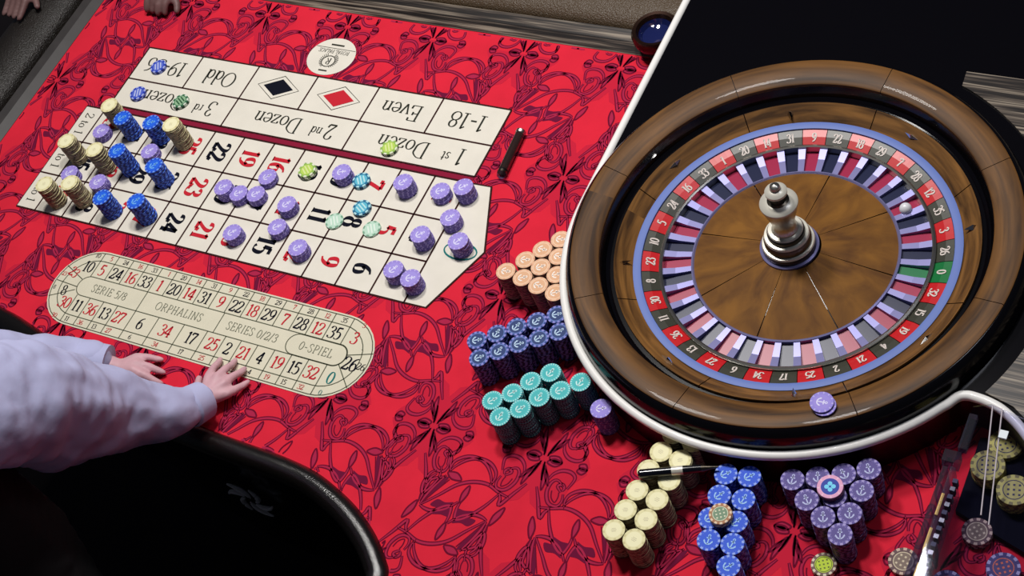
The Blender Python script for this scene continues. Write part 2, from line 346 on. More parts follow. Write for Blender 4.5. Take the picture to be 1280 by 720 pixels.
for i in range(-7, 7):
    for j in range(-1, 6):
        ox, oy = .152 + SX * i, .5175 - SY * j
        if ox > 1.25 or ox + SX < -1 or (ox > .3 and oy < .62 and oy - SY > 0 and ox > .33): continue
        mir = (i + j // 2) % 2
        for k, p in cell:
            q = [(ox + SX * (1 - u if mir else u), oy - SY * v) for u, v in p]
            fl_ = mir
            if k[-1] == '-': fl_ = not mir; k = k[0]
            if k in 'gh':
                if k == 'h': fl_ = not mir
                scr.flat(q if fl_ else q[::-1], .00014, felt_bg); continue
            if k == 'f': scr.flat(q if fl_ else q[::-1], .00030, felt_fill); continue
            if k == 'e':
                scr.flat(q if fl_ else q[::-1], .00030, felt_lt); scr.ribbon(q, .0026, .00040, felt_dk, True)
            elif k == 'o':
                scr.ribbon(q, lambda a, t: .0036 + .0034 * sin(pi * t), .00022, felt_dk); scr.ribbon(q, lambda a, t: .0008 + .0024 * sin(pi * t), .00034, felt_lt)
            else: scr.ribbon(q, .0020, .00026, felt_dk)
def keep(vs):
    for x, y in vs:
        if x < -.983 or y > .548 or x > 1.29: return False
        if y < -.15 and x < .3 and not inside(x, y, FELT): return False
    return True
fs, ms = [], []
for f, m in zip(scr.f, scr.m):
    if keep([(scr.v[i][0], scr.v[i][1]) for i in f]): fs.append(f); ms.append(m)
used = sorted({i for f in fs for i in f}); rm = {a: b for b, a in enumerate(used)}
scr.v = [scr.v[i] for i in used]; scr.f = [tuple(rm[i] for i in f) for f in fs]; scr.m = ms
so = scr.build('printed_scrollwork', table); so['kind'] = 'stuff'

# ---- betting layout (flat print on the felt)
A, H = .0667, .0800
XR, Y3, YD, YM, YT = 0, 3 * H, .2535, .3190, .3970
ZL, ZI, ZT = .0008, .0011, .0014
lay = MB()
def poly(p, m=cream, z=ZL): lay.flat(p, z, m)
XL = -12 * A; XC = XL - .046
poly([(XC, 0), (0, 0), (0, Y3), (XC, Y3)])
poly([(0, 0), (.0408, .001), (.0879, .1194), (.0404, .2405), (0, Y3)])
OX = .002
poly([(OX + XL, YD), (OX, YD), (OX, YT), (OX + XL, YT)])
betting = lay.build('betting_layout', table)
ln = MB(); LW = .0032
def seg(a, b, w=LW, m=ink, z=ZI): ln.ribbon([a, b], w, z, m)
for i in range(13): seg((-i * A, 0), (-i * A, Y3))
for r in range(4): seg((XC, r * H), (0, r * H))
seg((XC, 0), (XC, Y3), .0015)
ln.ribbon([(-.002, 0), (.0408, .001), (.0879, .1194), (.0404, .2405), (-.002, Y3)], .0034, ZI, ink)
for y in (YD, YM, YT): seg((OX + XL, y), (OX, y))
for i in range(7): seg((OX - 2 * i * A, YM), (OX - 2 * i * A, YT))
for i in (0, 4, 8, 12): seg((OX - i * A, YD), (OX - i * A, YM))
seg((OX + XL, (Y3 + YD) / 2), (OX, (Y3 + YD) / 2), .0090, mat('crimson_band', (142, 30, 58), .9, spec=.1), .0007)
lo = ln.build('grid_lines', betting)
def letters(s, cx, cy, h, ang, z, m, name='printed_number', parent=None, **k):
    q_ = MB(); write(q_, s, 0, 0, h, ang, 0, m, **k); return q_.build(name, parent, (cx, cy, z))
REDN = {1, 3, 5, 7, 9, 12, 14, 16, 18, 19, 21, 23, 25, 27, 30, 32, 34, 36}
DN = -pi / 2
for c in range(12):
    for r in range(3):
        n = 3 * c + 3 - r
        letters(str(n), -(c + .5) * A, (r + .5) * H, .036, DN, ZT, redi if n in REDN else blk, parent=betting, wf=.86, T=.2, t=.055, track=.06)
letters('0', .047, .112, .062, DN, ZT, teali, parent=betting, wf=1.05, T=.05, t=.035)
for r in range(3): letters('2 to 1', XL - .024, (r + .5) * H, .02, DN, ZT, txt, 'printed_word', betting, wf=.95, T=.09, t=.04)
for k, s in enumerate(('1-18', 'Even', None, None, 'Odd', '19-36')):
    cx = OX - (2 * k + 1) * A; cy = (YM + YT) / 2
    if s: letters(s, cx, cy - (.003 if s in ('Odd', 'Even') else 0), .034, pi, ZT, txt, 'printed_word', betting, wf=1.08 if len(s) < 5 else 1.04, T=.1, t=.04)
    else:
        m = redi if k == 2 else blk; nm = MB()
        hw, hh = .046, .0270
        d = lambda f: [(cx - hw * f, cy), (cx, cy - hh * f), (cx + hw * f, cy), (cx, cy + hh * f)]
        nm.ribbon(d(1), .0014, ZT, txt, True); nm.flat(d(.72), ZT, m); nm.build('printed_diamond', betting)
for k, (a, b) in enumerate((('1', 'st'), ('2', 'nd'), ('3', 'rd'))):
    cx = OX - (4 * k + 2) * A; cy = (YD + YM) / 2 - .001
    letters(a, cx + .090, cy, .034, pi, ZT, txt, 'printed_number', betting, wf=.9, T=.1, t=.035)
    letters(b, cx + .062, cy - .005, .021, pi, ZT, txt, 'printed_word', betting, wf=1, T=.1, t=.05)
    letters('Dozen', cx - .026, cy - .001, .034, pi, ZT, txt, 'printed_word', betting, wf=1.05, T=.1, t=.035)

# ---- racetrack
def stadium(x0, x1, y0, y1, n=16):
    r = (y1 - y0) / 2; cy = (y0 + y1) / 2
    return [(x1 - r + r * cos(a), cy + r * sin(a)) for a in [(-pi / 2 + pi * i / n) for i in range(n + 1)]] + \
           [(x0 + r + r * cos(a), cy + r * sin(a)) for a in [(pi / 2 + pi * i / n) for i in range(n + 1)]]
RX0, RX1, RY0, RY1 = -.6600, .001, -.1945, -.0440
rt = MB(); rt.flat(stadium(RX0, RX1, RY0, RY1), ZL, cream2); race = rt.build('racetrack', table)
rl = MB(); LN = .0016
def loop(d, z=ZI, w=LN): rl.ribbon(stadium(RX0 + d, RX1 - d, RY0 + d, RY1 - d), w, z, inkg, True)
loop(.0035); loop(.0195)
iy0, iy1 = -.1357, -.0967
rl.ribbon(stadium(RX0 + .0535, -.0440, iy0, iy1), LN, ZI, inkg, True)
def xmid(v): return [(v[i] + v[i + 1]) / 2 for i in range(len(v) - 1)]
TOPN = [('10', -.608), ('5', -.577), ('24', -.544), ('16', -.511), ('33', -.479), ('1', -.447), ('20', -.415), ('14', -.382), ('31', -.349), ('9', -.315), ('22', -.282), ('18', -.249), ('29', -.216), ('7', -.183), ('28', -.151), ('12', -.118), ('35', -.085), ('3', -.047)]
BOTN = [('30', -.609), ('11', -.580), ('36', -.549), ('13', -.518), ('27', -.486), ('6', -.438), ('34', -.383), ('17', -.329), ('25', -.285), ('2', -.253), ('21', -.221), ('4', -.187), ('19', -.153), ('15', -.120), ('32', -.087), ('0', -.050)]
def put(n, x, y, h, a=0):
    m = redi if (n != '0' and int(n) in REDN) else (teali if n == '0' else blk)
    letters(n, x, y, h, a, ZT, m, parent=race, wf=.95 if h > .015 else 1.1, T=.13, t=.045)
for L_, y, ys, yo0, yo1 in ((TOPN, -.0800, -.0550, iy1, -.0475), (BOTN, -.1552, -.1830, iy0, -.1910)):
    for n, x in L_:
        put(n, x, y, .0218); put(n, x + (.004 if y > -.1 else -.004), ys, .0088)
    for x in xmid([q[1] for q in L_]): rl.ribbon([(x, yo0), (x, yo1)], LN, ZI, inkg)
rl.ribbon([(-.0250, yo0) for yo0 in (iy1, iy1 + .001)], LN, ZI, inkg)
for a, b in (((-.4625, iy0), (-.4625, iy1)), ((-.2965, iy0), (-.2965, iy1)),
             ((-.046, -.112), (-.003, -.098)), ((-.050, -.130), (-.015, -.164)), ((-.605, -.106), (-.652, -.088)), ((-.605, -.122), (-.655, -.119)), ((-.606, -.128), (-.650, -.152)),):
    rl.ribbon([a, b], LN, ZI, inkg)
rl.ribbon(stadium(-.158, -.045, -.135, -.0975), LN, ZI, inkg, True)
put('26', -.0310, -.124, .0235); put('26', -.0115, -.124, .012); put('23', -.630, -.097, .018, -.3); put('8', -.626, -.134, .02, .2); put('23', -.648, -.104, .008); put('8', -.650, -.133, .008)
for s, x in (('SERIE 5/8', -.535), ('ORPHALINS', -.381), ('SERIES 0/2/3', -.228), ('0-SPIEL', -.101)):
    letters(s, x, -.1162, .0150, 0, ZT, txl, 'printed_word', race, wf=.98 if s[0] != 'S' else .92, T=.09, t=.05, track=.08)
rl.build('track_lines', race)

# ---- round emblem
em = MB(); EC = (-.398, .4455)
em.flat([(EC[0] + .049 * cos(2 * pi * i / 40), EC[1] + .0435 * sin(2 * pi * i / 40)) for i in range(40)], ZL, cream); emb = em.build('emblem', table)
ep = MB()
write(ep, 'R', EC[0], EC[1] - .0115, .0145, pi, ZT, txt, T=.14)
ep.ribbon([(EC[0] + .0135 * cos(a), EC[1] - .0115 + .0125 * sin(a)) for a in [2 * pi * i / 28 for i in range(28)]], .0016, ZT, txt, True)
for k in range(11):
    for sd in (1, -1):
        a = radians(-60 + 12 * k); ca, sa = cos(a) * sd, sin(a)
        ep.ribbon([(EC[0] + .0145 * ca, EC[1] - .0115 + .0135 * sa), (EC[0] + .0195 * ca, EC[1] - .0095 + .018 * sa)], .0012, ZT, txt)
write(ep, 'ROYAL PALACE', EC[0], EC[1] + .0115, .0085, pi, ZT, txt, wf=.95, T=.09, t=.05)
ep.ribbon([(EC[0] - .043, EC[1] + .019), (EC[0] + .043, EC[1] + .019)], .0008, ZT, txt)
write(ep, 'CASINO', EC[0], EC[1] + .0265, .0055, pi, ZT, txt, T=.14, t=.1) if False else ep.ribbon([(EC[0] - .014, EC[1] + .027), (EC[0] + .014, EC[1] + .027)], .0032, ZT, txt)
ep.ribbon([(EC[0] - .009, EC[1] - .0335), (EC[0] + .009, EC[1] - .0335)], .0028, ZT, txt)
ep.build('emblem_print', emb)

# ---- rails
def sweep(mb_, path, prof, m, out=1):
    """prof: (offset outward, z) swept along path"""
    n = len(path); vs = []; P = len(prof)
    for i in range(n):
        a = path[max(0, i - 1)]; b = path[min(n - 1, i + 1)]; dx, dy = b[0] - a[0], b[1] - a[1]; L = hypot(dx, dy)
        nx, ny = dy / L * out, -dx / L * out
        vs += [(path[i][0] + nx * o, path[i][1] + ny * o, z) for o, z in prof]
    fs = [(i * P + q, (i + 1) * P + q, (i + 1) * P + q + 1, i * P + q + 1) if out > 0 else (i * P + q, i * P + q + 1, (i + 1) * P + q + 1, (i + 1) * P + q) for i in range(n - 1) for q in range(P - 1)]
    mb_.add(vs, fs, m)
corner = [(-.985 + .1 - .1 * cos(a), .55 - .1 + .1 * sin(a)) for a in [pi / 2 * i / 8 for i in range(9)]]
corner = [(-.985, .552)]
leftp = [(-.985, -.17), (-.985, 0), (-.985, .2), (-.985, .4), (-.985, .60)]
backp = [(-1.0, .55), (-.6, .55), (-.2, .55), (.2, .55), (.252, .55)]
mb = MB(); sweep(mb, backp, [(0, -.02), (0, .001), (.018, .012), (.036, .020), (.040, .016)], zeb, -1); mb.build('striped_wood_border', table)
mb = MB(); sweep(mb, leftp, [(0, -.02), (0, .001), (.018, .010), (.034, .014), (.036, .004)], border_dk, -1); mb.build('striped_wood_border', table)
def pad(o0, w, h, z0=0, n=12): return [(o0 + w / 2 - w / 2 * cos(pi * i / n), z0 + h * sin(pi * i / n) ** .7) for i in range(n + 1)]
mb = MB(); sweep(mb, [(-1.05, .55)] + backp[1:-1] + [(.252, .55)], pad(.040, .11, .036), leather_c, -1); mb.build('padded_armrest', table, smooth=True)
mb = MB(); sweep(mb, leftp, pad(.048, .12, .034), leather_b, -1); mb.build('padded_armrest', table, smooth=True)
mb = MB(); ce = spline(EDGE, 4); cp = []
for i in range(len(ce)):
    p_, n_ = ce[max(0, i - 1)], ce[min(len(ce) - 1, i + 1)]; L_ = hypot(n_[0] - p_[0], n_[1] - p_[1])
    cp.append((ce[i][0] - .0165 * -(n_[1] - p_[1]) / L_ * -1, ce[i][1] + .0165 * (n_[0] - p_[0]) / L_, -.006))
mb.tube(cp, .0185, leather, 16); mb.build('dealer_cushion', table, smooth=True)

# ---- raised deck around the wheel with its pale trim
WC = (.5785, .1965)
def arc(r, a0, a1, n): return [(WC[0] + r * cos(radians(a0 + (a1 - a0) * i / n)), WC[1] + r * sin(radians(a0 + (a1 - a0) * i / n))) for i in range(n + 1)]
TRIM = [(.2485, .95), (.2485, .7), (.2485, .45)] + arc(.330, 180, 324, 60) + spline([(.852, .010), (.861, .0235), (.870, .0282), (.880, .0290), (.9006, .026), (.9217, .018), (.951, -.003), (.99, -.045), (1.03, -.11), (1.06, -.22), (1.08, -.4)], 5)
deckp = TRIM + [(1.32, -.4), (1.32, .95)]
hole = arc(.3185, 180, -180, 72)[:-1]
k0 = 3
key = deckp[:k0 + 1] + hole + [hole[0]] + deckp[k0:]
mb = MB(); n = len(deckp)
bm = bmesh.new(); vv = [bm.verts.new((x, y, .0765)) for x, y in deckp]; hh = [bm.verts.new((x, y, .0765)) for x, y in hole]
ed = [bm.edges.new((vv[i], vv[(i + 1) % n])) for i in range(n)] + [bm.edges.new((hh[i], hh[(i + 1) % 72])) for i in range(72)]
bmesh.ops.triangle_fill(bm, use_beauty=True, edges=ed)
bm.verts.ensure_lookup_table()
mb.add([v.co[:] for v in bm.verts], [tuple(v.index for v in f.verts) if f.normal.z > 0 else tuple(v.index for v in reversed(f.verts)) for f in bm.faces], piano); bm.free()
wallv = [(x, y, .0765) for x, y in TRIM] + [(x, y, .0008) for x, y in TRIM]; q = len(TRIM)
mb.add(wallv, [(i, i + q, i + 1 + q, i + 1) for i in range(q - 1)], mahog)
mb.build('wheel_deck', table)
mb = MB(); mb.tube([(x, y, .0745) for x, y in TRIM], .0066, white_trim, 12); mb.build('pale_deck_trim', table, smooth=True)
zp = arc(.352, 66, -27, 60) + [(.93, .026), (.96, .004), (.999, -.04), (1.04, -.11), (1.075, -.22), (1.3, -.22), (1.3, .545), (.72, .545)]
mb = MB(); mb.prism(zp[::-1], .0768, .0795, zeb); mb.build('striped_wood_top', table)

# ================================================================ CUP HOLDER
cup = thing('cup_holder', 'dark bronze cup holder with blue glossy inside at the rail end', 'cup holder', (.203, .572, .0225))
mb = MB(); mb.lathe([(.0360, .0), (.0400, .008), (.0410, .020), (.0375, .0265), (.0320, .0255), (.0285, .019)], cupm, 40, mf=None); mb.build('rim', cup, smooth=True)
mb = MB(); mb.lathe([(.0290, .0195), (.024, .010), (.014, .006), (.0001, .005)], cupb, 40); mb.build('inner_cup', cup, smooth=True)

# ================================================================ ROULETTE WHEEL
wheel = thing('roulette_wheel', 'large walnut roulette wheel with silver turret set in the table', 'roulette wheel', (WC[0], WC[1], 0))
mb = MB(); mb.lathe([(.316, .003), (.316, .078), (.3245, .0800), (.3235, .0900), (.3185, .1040), (.3130, .1100), (.3110, .1105)], piano, 120); mb.build('outer_wall', wheel, smooth=True)
# eight rim segments, eight stator segments, eight cone segments
for k in range(8):
    a0 = radians(-9 + 45 * k) + .0018; a1 = radians(36 + 45 * k) - .0018
    mb = MB(); mb.lathe([(.3112, .1080), (.3105, .1120), (.3080, .1130), (.2725, .1060), (.2705, .1045), (.2700, .0980)], walnut, 16, a0, a1); mb.build('rim_panel', wheel, smooth=True)
mb = MB(); mb.lathe([(.3108, .1065), (.3070, .1118), (.2720, .1045)], piano, 96)
mb.lathe([(.2712, .1040), (.2690, .0950), (.2655, .0820), (.2600, .0780), (.2535, .0780)], piano, 120); mb.build('ball_track', wheel, smooth=True)
for k in range(8):
    a0 = radians(-9 + 45 * k) + .0030; a1 = radians(36 + 45 * k) - .0030
    mb = MB(); mb.lathe([(.2545, .0790), (.2540, .0830), (.2420, .0745), (.2290, .0655), (.2286, .0620)], walnut2, 16, a0, a1); mb.build('stator_panel', wheel, smooth=True)
mb = MB(); mb.lathe([(.2540, .0800), (.2290, .0625)], piano, 96); mb.build('stator_base', wheel)
dia = MB(); ring = [(.0045, 0, 0), (0, .0045, 0), (-.0045, 0, 0), (0, -.0045, 0)]
dia.add([(0, .0015, .0050), (.0125, 0, 0), (0, .0042, 0), (-.0125, 0, 0), (0, -.0042, 0)], [(0, 1, 2), (0, 2, 3), (0, 3, 4), (0, 4, 1)], chrome)
dm = dia.mesh('deflector')
for k in range(8):
    a = radians(-10 + 22.5 + 45 * k + 8); r = .2425
    o = mobj('deflector', dm, wheel, (r * cos(a), r * sin(a), .0750), a + (pi / 2 if k % 2 else .15))
mb = MB(); mb.lathe([(.2298, .0600), (.2294, .0672), (.2235, .0680), (.2180, .0665), (.2172, .0600)], bluem, 120); mb.build('blue_ring', wheel, smooth=True)
NP = 37; order = [0, 32, 15, 19, 4, 21, 2, 25, 17, 34, 6, 27, 13, 36, 11, 30, 8, 23, 10, 5, 24, 16, 33, 1, 20, 14, 31, 9, 22, 18, 29, 7, 28, 12, 35, 3, 26]
st = 2 * pi / NP; off = radians(4)
for i, n_ in enumerate(order):
    a = off - i * st
    pm, qm = (pl_grn, pk_grn) if n_ == 0 else (pl_red, pk_red) if n_ in REDN else (pl_blk, pk_blk)
    mb = MB(); mb.lathe([(.2174, .0560), (.2172, .0640), (.2060, .0615), (.1930, .0560), (.1928, .050)], pm, 4, a - st * .485, a + st * .485); pl = mb.build('number_plate', wheel)
    tx = MB(); write(tx, str(n_), 0, 0, .0135, 0, 0, numw, wf=.8, T=.17, t=.08)
    to = tx.build('plate_number', pl); rr = .2050
    M = Matrix.Translation((rr * cos(a), rr * sin(a), .0618)) @ Matrix.Rotation(a - pi / 2, 4, 'Z') @ Matrix.Rotation(radians(20), 4, 'X'); to.matrix_local = M
    mb = MB(); mb.lathe([(.1875, .0475), (.1470, .0500)], qm, 3, a - st * .33, a + st * .33); mb.build('pocket', wheel)
    mb = MB(); b = a + st / 2
    for (r0, z0), (r1, z1) in zip([(.1880, .0570), (.1700, .0545)], [(.1700, .0545), (.1465, .0545)]):
        hw = st * .17; lo = .046
        P = [(r, t_, z) for r, z in ((r0, z0), (r1, z1)) for t_ in (-hw, hw) for z in (lo, z)]
        vs = [(r * cos(b + t_), r * sin(b + t_), z) for r, t_, z in P]
        mb.add(vs, [(1, 5, 7, 3), (0, 1, 3, 2), (4, 6, 7, 5), (0, 4, 5, 1), (2, 3, 7, 6)], lilac)
    mb.build('fret', wheel)
mb = MB(); mb.lathe([(.1480, .0462), (.1900, .0462)], piano, 90); mb.lathe([(.1932, .0500), (.1929, .0602), (.1900, .0615), (.1878, .0602), (.1876, .046)], silver, 120); mb.build('silver_lip', wheel, smooth=True)
mb = MB(); mb.lathe([(.1470, .0460), (.1468, .0560), (.1445, .0570), (.1425, .0545)], lilac, 120); mb.build('inner_ring', wheel, smooth=True)
for k in range(8):
    a0 = radians(-1 + 45 * k) + .006; a1 = radians(44 + 45 * k) - .006
    mb = MB(); mb.lathe([(.1428, .0500), (.1426, .0548), (.1100, .0600), (.0700, .0665), (.0400, .0720)], cone_w, 14, a0, a1); mb.build('cone_panel', wheel, smooth=True)
mb = MB(); mb.lathe([(.1430, .0520), (.1100, .0590), (.0400, .0705)], piano, 64); mb.build('cone_base', wheel)
# turret
tx_, ty_ = -.0045, .0005
def tur(name, prof, m):
    q_ = MB(); q_.lathe(prof, m, 48); return q_.build(name, wheel, (tx_, ty_, 0), smooth=True)
tur('turret_flange', [(.0415, .0700), (.0415, .0745), (.0385, .0760), (.0360, .0750)], lilac)
tur('turret_base', [(.0372, .0720), (.0372, .0830), (.0350, .0850)], silver_d)
tur('turret_ring', [(.0360, .0830), (.0372, .0850), (.0360, .0875), (.0325, .0880)], silver_w)
tur('turret_step', [(.0330, .0870), (.0330, .0960), (.0300, .1010)], silver_d)
tur('turret_ring', [(.0305, .0990), (.0318, .1010), (.0305, .1040), (.0262, .1045)], silver_w)
tur('turret_step', [(.0265, .1040), (.0262, .1100), (.0235, .1130)], silver_d)
tur('turret_ring', [(.0240, .1110), (.0248, .1130), (.0235, .1150), (.0185, .1155)], silver_w)
tur('turret_column', [(.0190, .1150), (.0165, .1200), (.0160, .1320), (.0190, .1440), (.0225, .1560), (.0245, .1680)], silver)
tur('turret_collar', [(.0240, .1670), (.0262, .1700), (.0262, .1735), (.0235, .1765), (.0150, .1790)], silver_w)
tur('turret_neck', [(.0160, .1780), (.0110, .1800), (.0095, .1880), (.0110, .1930)], silver_d)
tur('turret_knob', [(.0110, .1920), (.0150, .1945), (.0152, .1985), (.0120, .2015), (.0070, .2030)], silver_w)
tur('turret_finial', [(.0060, .2020), (.0075, .2050), (.0065, .2090), (.0035, .2112), (.0001, .2118)], silver)
# ball
mb = MB(); R = .0088; mb.lathe([(max(.0001, R * sin(pi * i / 12)), -R * cos(pi * i / 12)) for i in range(13)], ivory, 24)
bo = mb.build('roulette_ball', None, (.7035, .3055, .0560), smooth=True); tag(bo, 'small white ball lying in the wheel pockets', 'ball')

# ================================================================ WIN MARKER, PEN
mk = thing('marker_tube', 'dark brown marker tube with clear caps lying beside the betting layout', 'marker', (.0475, .306, .0085))
import mathutils
ax = Vector((.0436 - .0498, .3529 - .2594, 0)).normalized()
def alongm(s): return tuple(ax * s)
mb = MB(); mb.tube([alongm(-.034), alongm(.040)], .0080, brownglass, 18); mb.build('body', mk, smooth=True)
mb = MB(); mb.tube([alongm(.040), alongm(.042), alongm(.047)], [.0072, .0086, .0086], silver, 18); mb.build('end_cap', mk, smooth=True)
mb = MB(); mb.tube([alongm(-.048), alongm(-.044), alongm(-.034)], [.0060, .0076, .0076], acr_d, 18); mb.build('clear_tip', mk, smooth=True)
mb = MB(); mb.tube([alongm(-.041), alongm(-.037)], .0082, silver_d, 18); mb.build('tip_ring', mk, smooth=True)
pen = thing('pen', 'black ballpoint pen lying across the cream chip stacks', 'pen', (.551, -.1735, .0635))
pa, pb_ = Vector((.5030, -.1930, 0)) - Vector((.551, -.1735, 0)), Vector((.6010, -.1520, 0)) - Vector((.551, -.1735, 0))
pd = (pb_ - pa).normalized()
mb = MB(); mb.tube([pa, pa + pd * .003, pa + pd * .062, pb_ - pd * .022], [.0040, .0062, .0060, .0050], penblk, 12); mb.build('barrel', pen, smooth=True)
mb = MB(); mb.tube([pb_ - pd * .022, pb_ - pd * .012, pb_], [.0050, .0030, .0010], silver_d, 12); mb.build('tip', pen, smooth=True)
mb = MB(); mb.tube([pa + pd * .045, pa + pd * .060], .00620, silver_w, 12); mb.build('white_band', pen, smooth=True)

# ================================================================ CHIPS
T = .0031
def chip_mesh(name, R, body, spot, pat, face=None, line=None, t=T, side=None, sspot=None):
    """pat: string over 48 steps of the edge, 1 = spot"""
    n = 48; mb = MB(); e = .0004; face = face or body; side = side or body; sspot = sspot or spot
    rings = [(.0001, t), (R * .70, t), (R * .80, t), (R - e, t), (R, t - e), (R, e), (R - e, 0), (.0001, 0)]
    vs = [(r * cos(2 * pi * i / n), r * sin(2 * pi * i / n), z) for i in range(n) for r, z in rings]; P = len(rings)
    for k in range(P - 1):
        for v in (0, 1):
            fs = []
            for i in range(n):
                on = pat[i % len(pat)] == '1'
                if (1 if on and 2 <= k <= 5 else 0) != v: continue
                j = (i + 1) % n; fs.append((i * P + k, j * P + k, j * P + k + 1, i * P + k + 1)[::-1])
            if not fs: continue
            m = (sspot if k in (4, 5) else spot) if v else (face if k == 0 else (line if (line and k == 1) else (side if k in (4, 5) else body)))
            mb.f += [tuple(x for x in f) for f in fs]; mb.m += [mb.mi(m)] * len(fs)
    mb.v = vs
    return mb.mesh(name)
def anchor_mesh(name, h, m):
    mb = MB(); w = h * .13; z = .00015
    mb.ribbon([(0, -h * .5), (0, h * .42)], w, z, m); mb.ribbon([(-h * .26, h * .2), (h * .26, h * .2)], w, z, m)
    mb.ribbon([(h * .12 * cos(a), h * .48 + h * .12 * sin(a)) for a in [2 * pi * i / 12 for i in range(12)]], w * .7, z, m, True)
    mb.ribbon([(h * .42 * cos(a), -h * .08 + h * .42 * sin(a)) for a in [pi * 1.08 + pi * .84 * i / 12 for i in range(13)]], w * 1.1, z, m)
    for s in (1, -1): mb.flat([(s * h * .46, -h * .02), (s * h * .28, -h * .22), (s * h * .52, -h * .26)][::(1 if s < 0 else -1)], z + .00003, m)
    return mb.mesh(name)
def dots_mesh(name, r, n, d, m, z=.0001):
    mb = MB()
    for i in range(n):
        a = 2 * pi * i / n; mb.flat([(r * cos(a) + d * cos(b), r * sin(a) + d * sin(b)) for b in [2 * pi * q_ / 6 for q_ in range(6)]], z, m)
    return mb.mesh(name)
def cm(n, c, **k): return mat('chip_' + n, c, k.pop('rough', .55), spec=.3)
KIND = {}
def kind(key, word, R, body, spot, pat, face=None, anchor=None, dots=None, line=None, side=None, sspot=None):  # side: darker edge colour, part own tone, part painted-in shade
    b = cm(key, body); s = cm(key + '_spot', spot); f = cm(key + '_face', face) if face else b
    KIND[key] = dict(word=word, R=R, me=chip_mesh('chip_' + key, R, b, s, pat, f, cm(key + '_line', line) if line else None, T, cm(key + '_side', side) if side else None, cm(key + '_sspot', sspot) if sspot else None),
                     an=anchor_mesh('anchor_' + key, R * .80, cm(key + '_anchor', anchor)) if anchor else None,
                     dots=dots_mesh('dots_' + key, R * .74, 20, R * .035, cm(key + '_dots', dots)) if dots else None)
RB, RL = .01525, .0168
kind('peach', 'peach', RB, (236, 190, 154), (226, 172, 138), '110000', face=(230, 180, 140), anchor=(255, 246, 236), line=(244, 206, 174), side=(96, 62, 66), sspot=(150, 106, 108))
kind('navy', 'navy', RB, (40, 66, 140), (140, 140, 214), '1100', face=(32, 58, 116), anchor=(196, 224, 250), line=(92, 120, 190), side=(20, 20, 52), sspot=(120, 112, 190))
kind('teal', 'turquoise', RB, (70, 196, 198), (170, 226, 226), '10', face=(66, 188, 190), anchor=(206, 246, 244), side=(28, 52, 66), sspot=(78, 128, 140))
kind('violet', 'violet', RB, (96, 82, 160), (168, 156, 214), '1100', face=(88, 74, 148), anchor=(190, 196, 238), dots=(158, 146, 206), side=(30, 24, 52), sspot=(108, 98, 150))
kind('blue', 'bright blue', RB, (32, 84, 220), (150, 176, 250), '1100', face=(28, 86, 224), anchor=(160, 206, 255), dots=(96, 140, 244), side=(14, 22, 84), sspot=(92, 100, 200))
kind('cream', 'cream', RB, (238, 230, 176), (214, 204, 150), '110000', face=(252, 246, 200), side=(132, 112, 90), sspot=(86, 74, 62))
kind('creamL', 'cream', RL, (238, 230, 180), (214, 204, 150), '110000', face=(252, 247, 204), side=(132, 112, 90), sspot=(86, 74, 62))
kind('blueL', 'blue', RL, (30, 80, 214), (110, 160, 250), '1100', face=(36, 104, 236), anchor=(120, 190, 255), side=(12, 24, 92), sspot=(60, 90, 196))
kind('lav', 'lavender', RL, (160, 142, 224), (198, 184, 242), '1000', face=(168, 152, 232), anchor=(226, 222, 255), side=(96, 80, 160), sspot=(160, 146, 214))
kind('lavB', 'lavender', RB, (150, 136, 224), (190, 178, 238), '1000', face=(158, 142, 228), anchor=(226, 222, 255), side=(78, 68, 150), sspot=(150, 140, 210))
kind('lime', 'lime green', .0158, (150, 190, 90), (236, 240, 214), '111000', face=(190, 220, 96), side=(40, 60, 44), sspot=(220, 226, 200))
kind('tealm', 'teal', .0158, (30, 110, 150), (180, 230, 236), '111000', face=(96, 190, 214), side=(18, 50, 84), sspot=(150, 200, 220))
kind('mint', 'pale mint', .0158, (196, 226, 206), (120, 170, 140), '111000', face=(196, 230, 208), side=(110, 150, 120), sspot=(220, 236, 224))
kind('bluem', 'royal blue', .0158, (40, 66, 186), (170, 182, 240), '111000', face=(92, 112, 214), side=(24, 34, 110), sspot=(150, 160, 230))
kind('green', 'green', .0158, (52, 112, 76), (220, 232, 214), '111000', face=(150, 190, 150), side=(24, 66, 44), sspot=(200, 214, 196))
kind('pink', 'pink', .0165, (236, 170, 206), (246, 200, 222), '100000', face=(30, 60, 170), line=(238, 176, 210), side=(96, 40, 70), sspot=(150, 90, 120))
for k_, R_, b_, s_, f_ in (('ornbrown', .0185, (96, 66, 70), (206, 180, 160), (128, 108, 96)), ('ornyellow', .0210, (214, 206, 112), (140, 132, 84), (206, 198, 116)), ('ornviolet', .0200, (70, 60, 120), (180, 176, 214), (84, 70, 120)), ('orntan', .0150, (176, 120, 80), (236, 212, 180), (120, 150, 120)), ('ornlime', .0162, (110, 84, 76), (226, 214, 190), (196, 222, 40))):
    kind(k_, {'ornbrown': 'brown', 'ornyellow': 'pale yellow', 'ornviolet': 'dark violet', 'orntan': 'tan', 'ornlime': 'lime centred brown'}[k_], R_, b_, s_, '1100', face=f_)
def lattice_mesh(name, r, m, z=.00012):
    mb = MB()
    for i in range(-2, 3):
        for j in range(-2, 3):
            x, y = i * r * .36, j * r * .36
            if hypot(x, y) > r * .85 or (i + j) % 2: continue
            d = r * .15; mb.flat([(x - d, y), (x, y - d), (x + d, y), (x, y + d)], z, m)
    mb.ribbon([(r * cos(2 * pi * i / 20), r * sin(2 * pi * i / 20)) for i in range(20)], r * .09, z, m, True)
    return mb.mesh(name)
def stripes_mesh(name, r, m):
    mb = MB()
    for i in (-1, 0, 1):
        y = i * r * .34; x = r * .62 * (1 - .25 * abs(i)); mb.ribbon([(-x, y), (x, y)], r * .16, .00012, m)
    return mb.mesh(name)
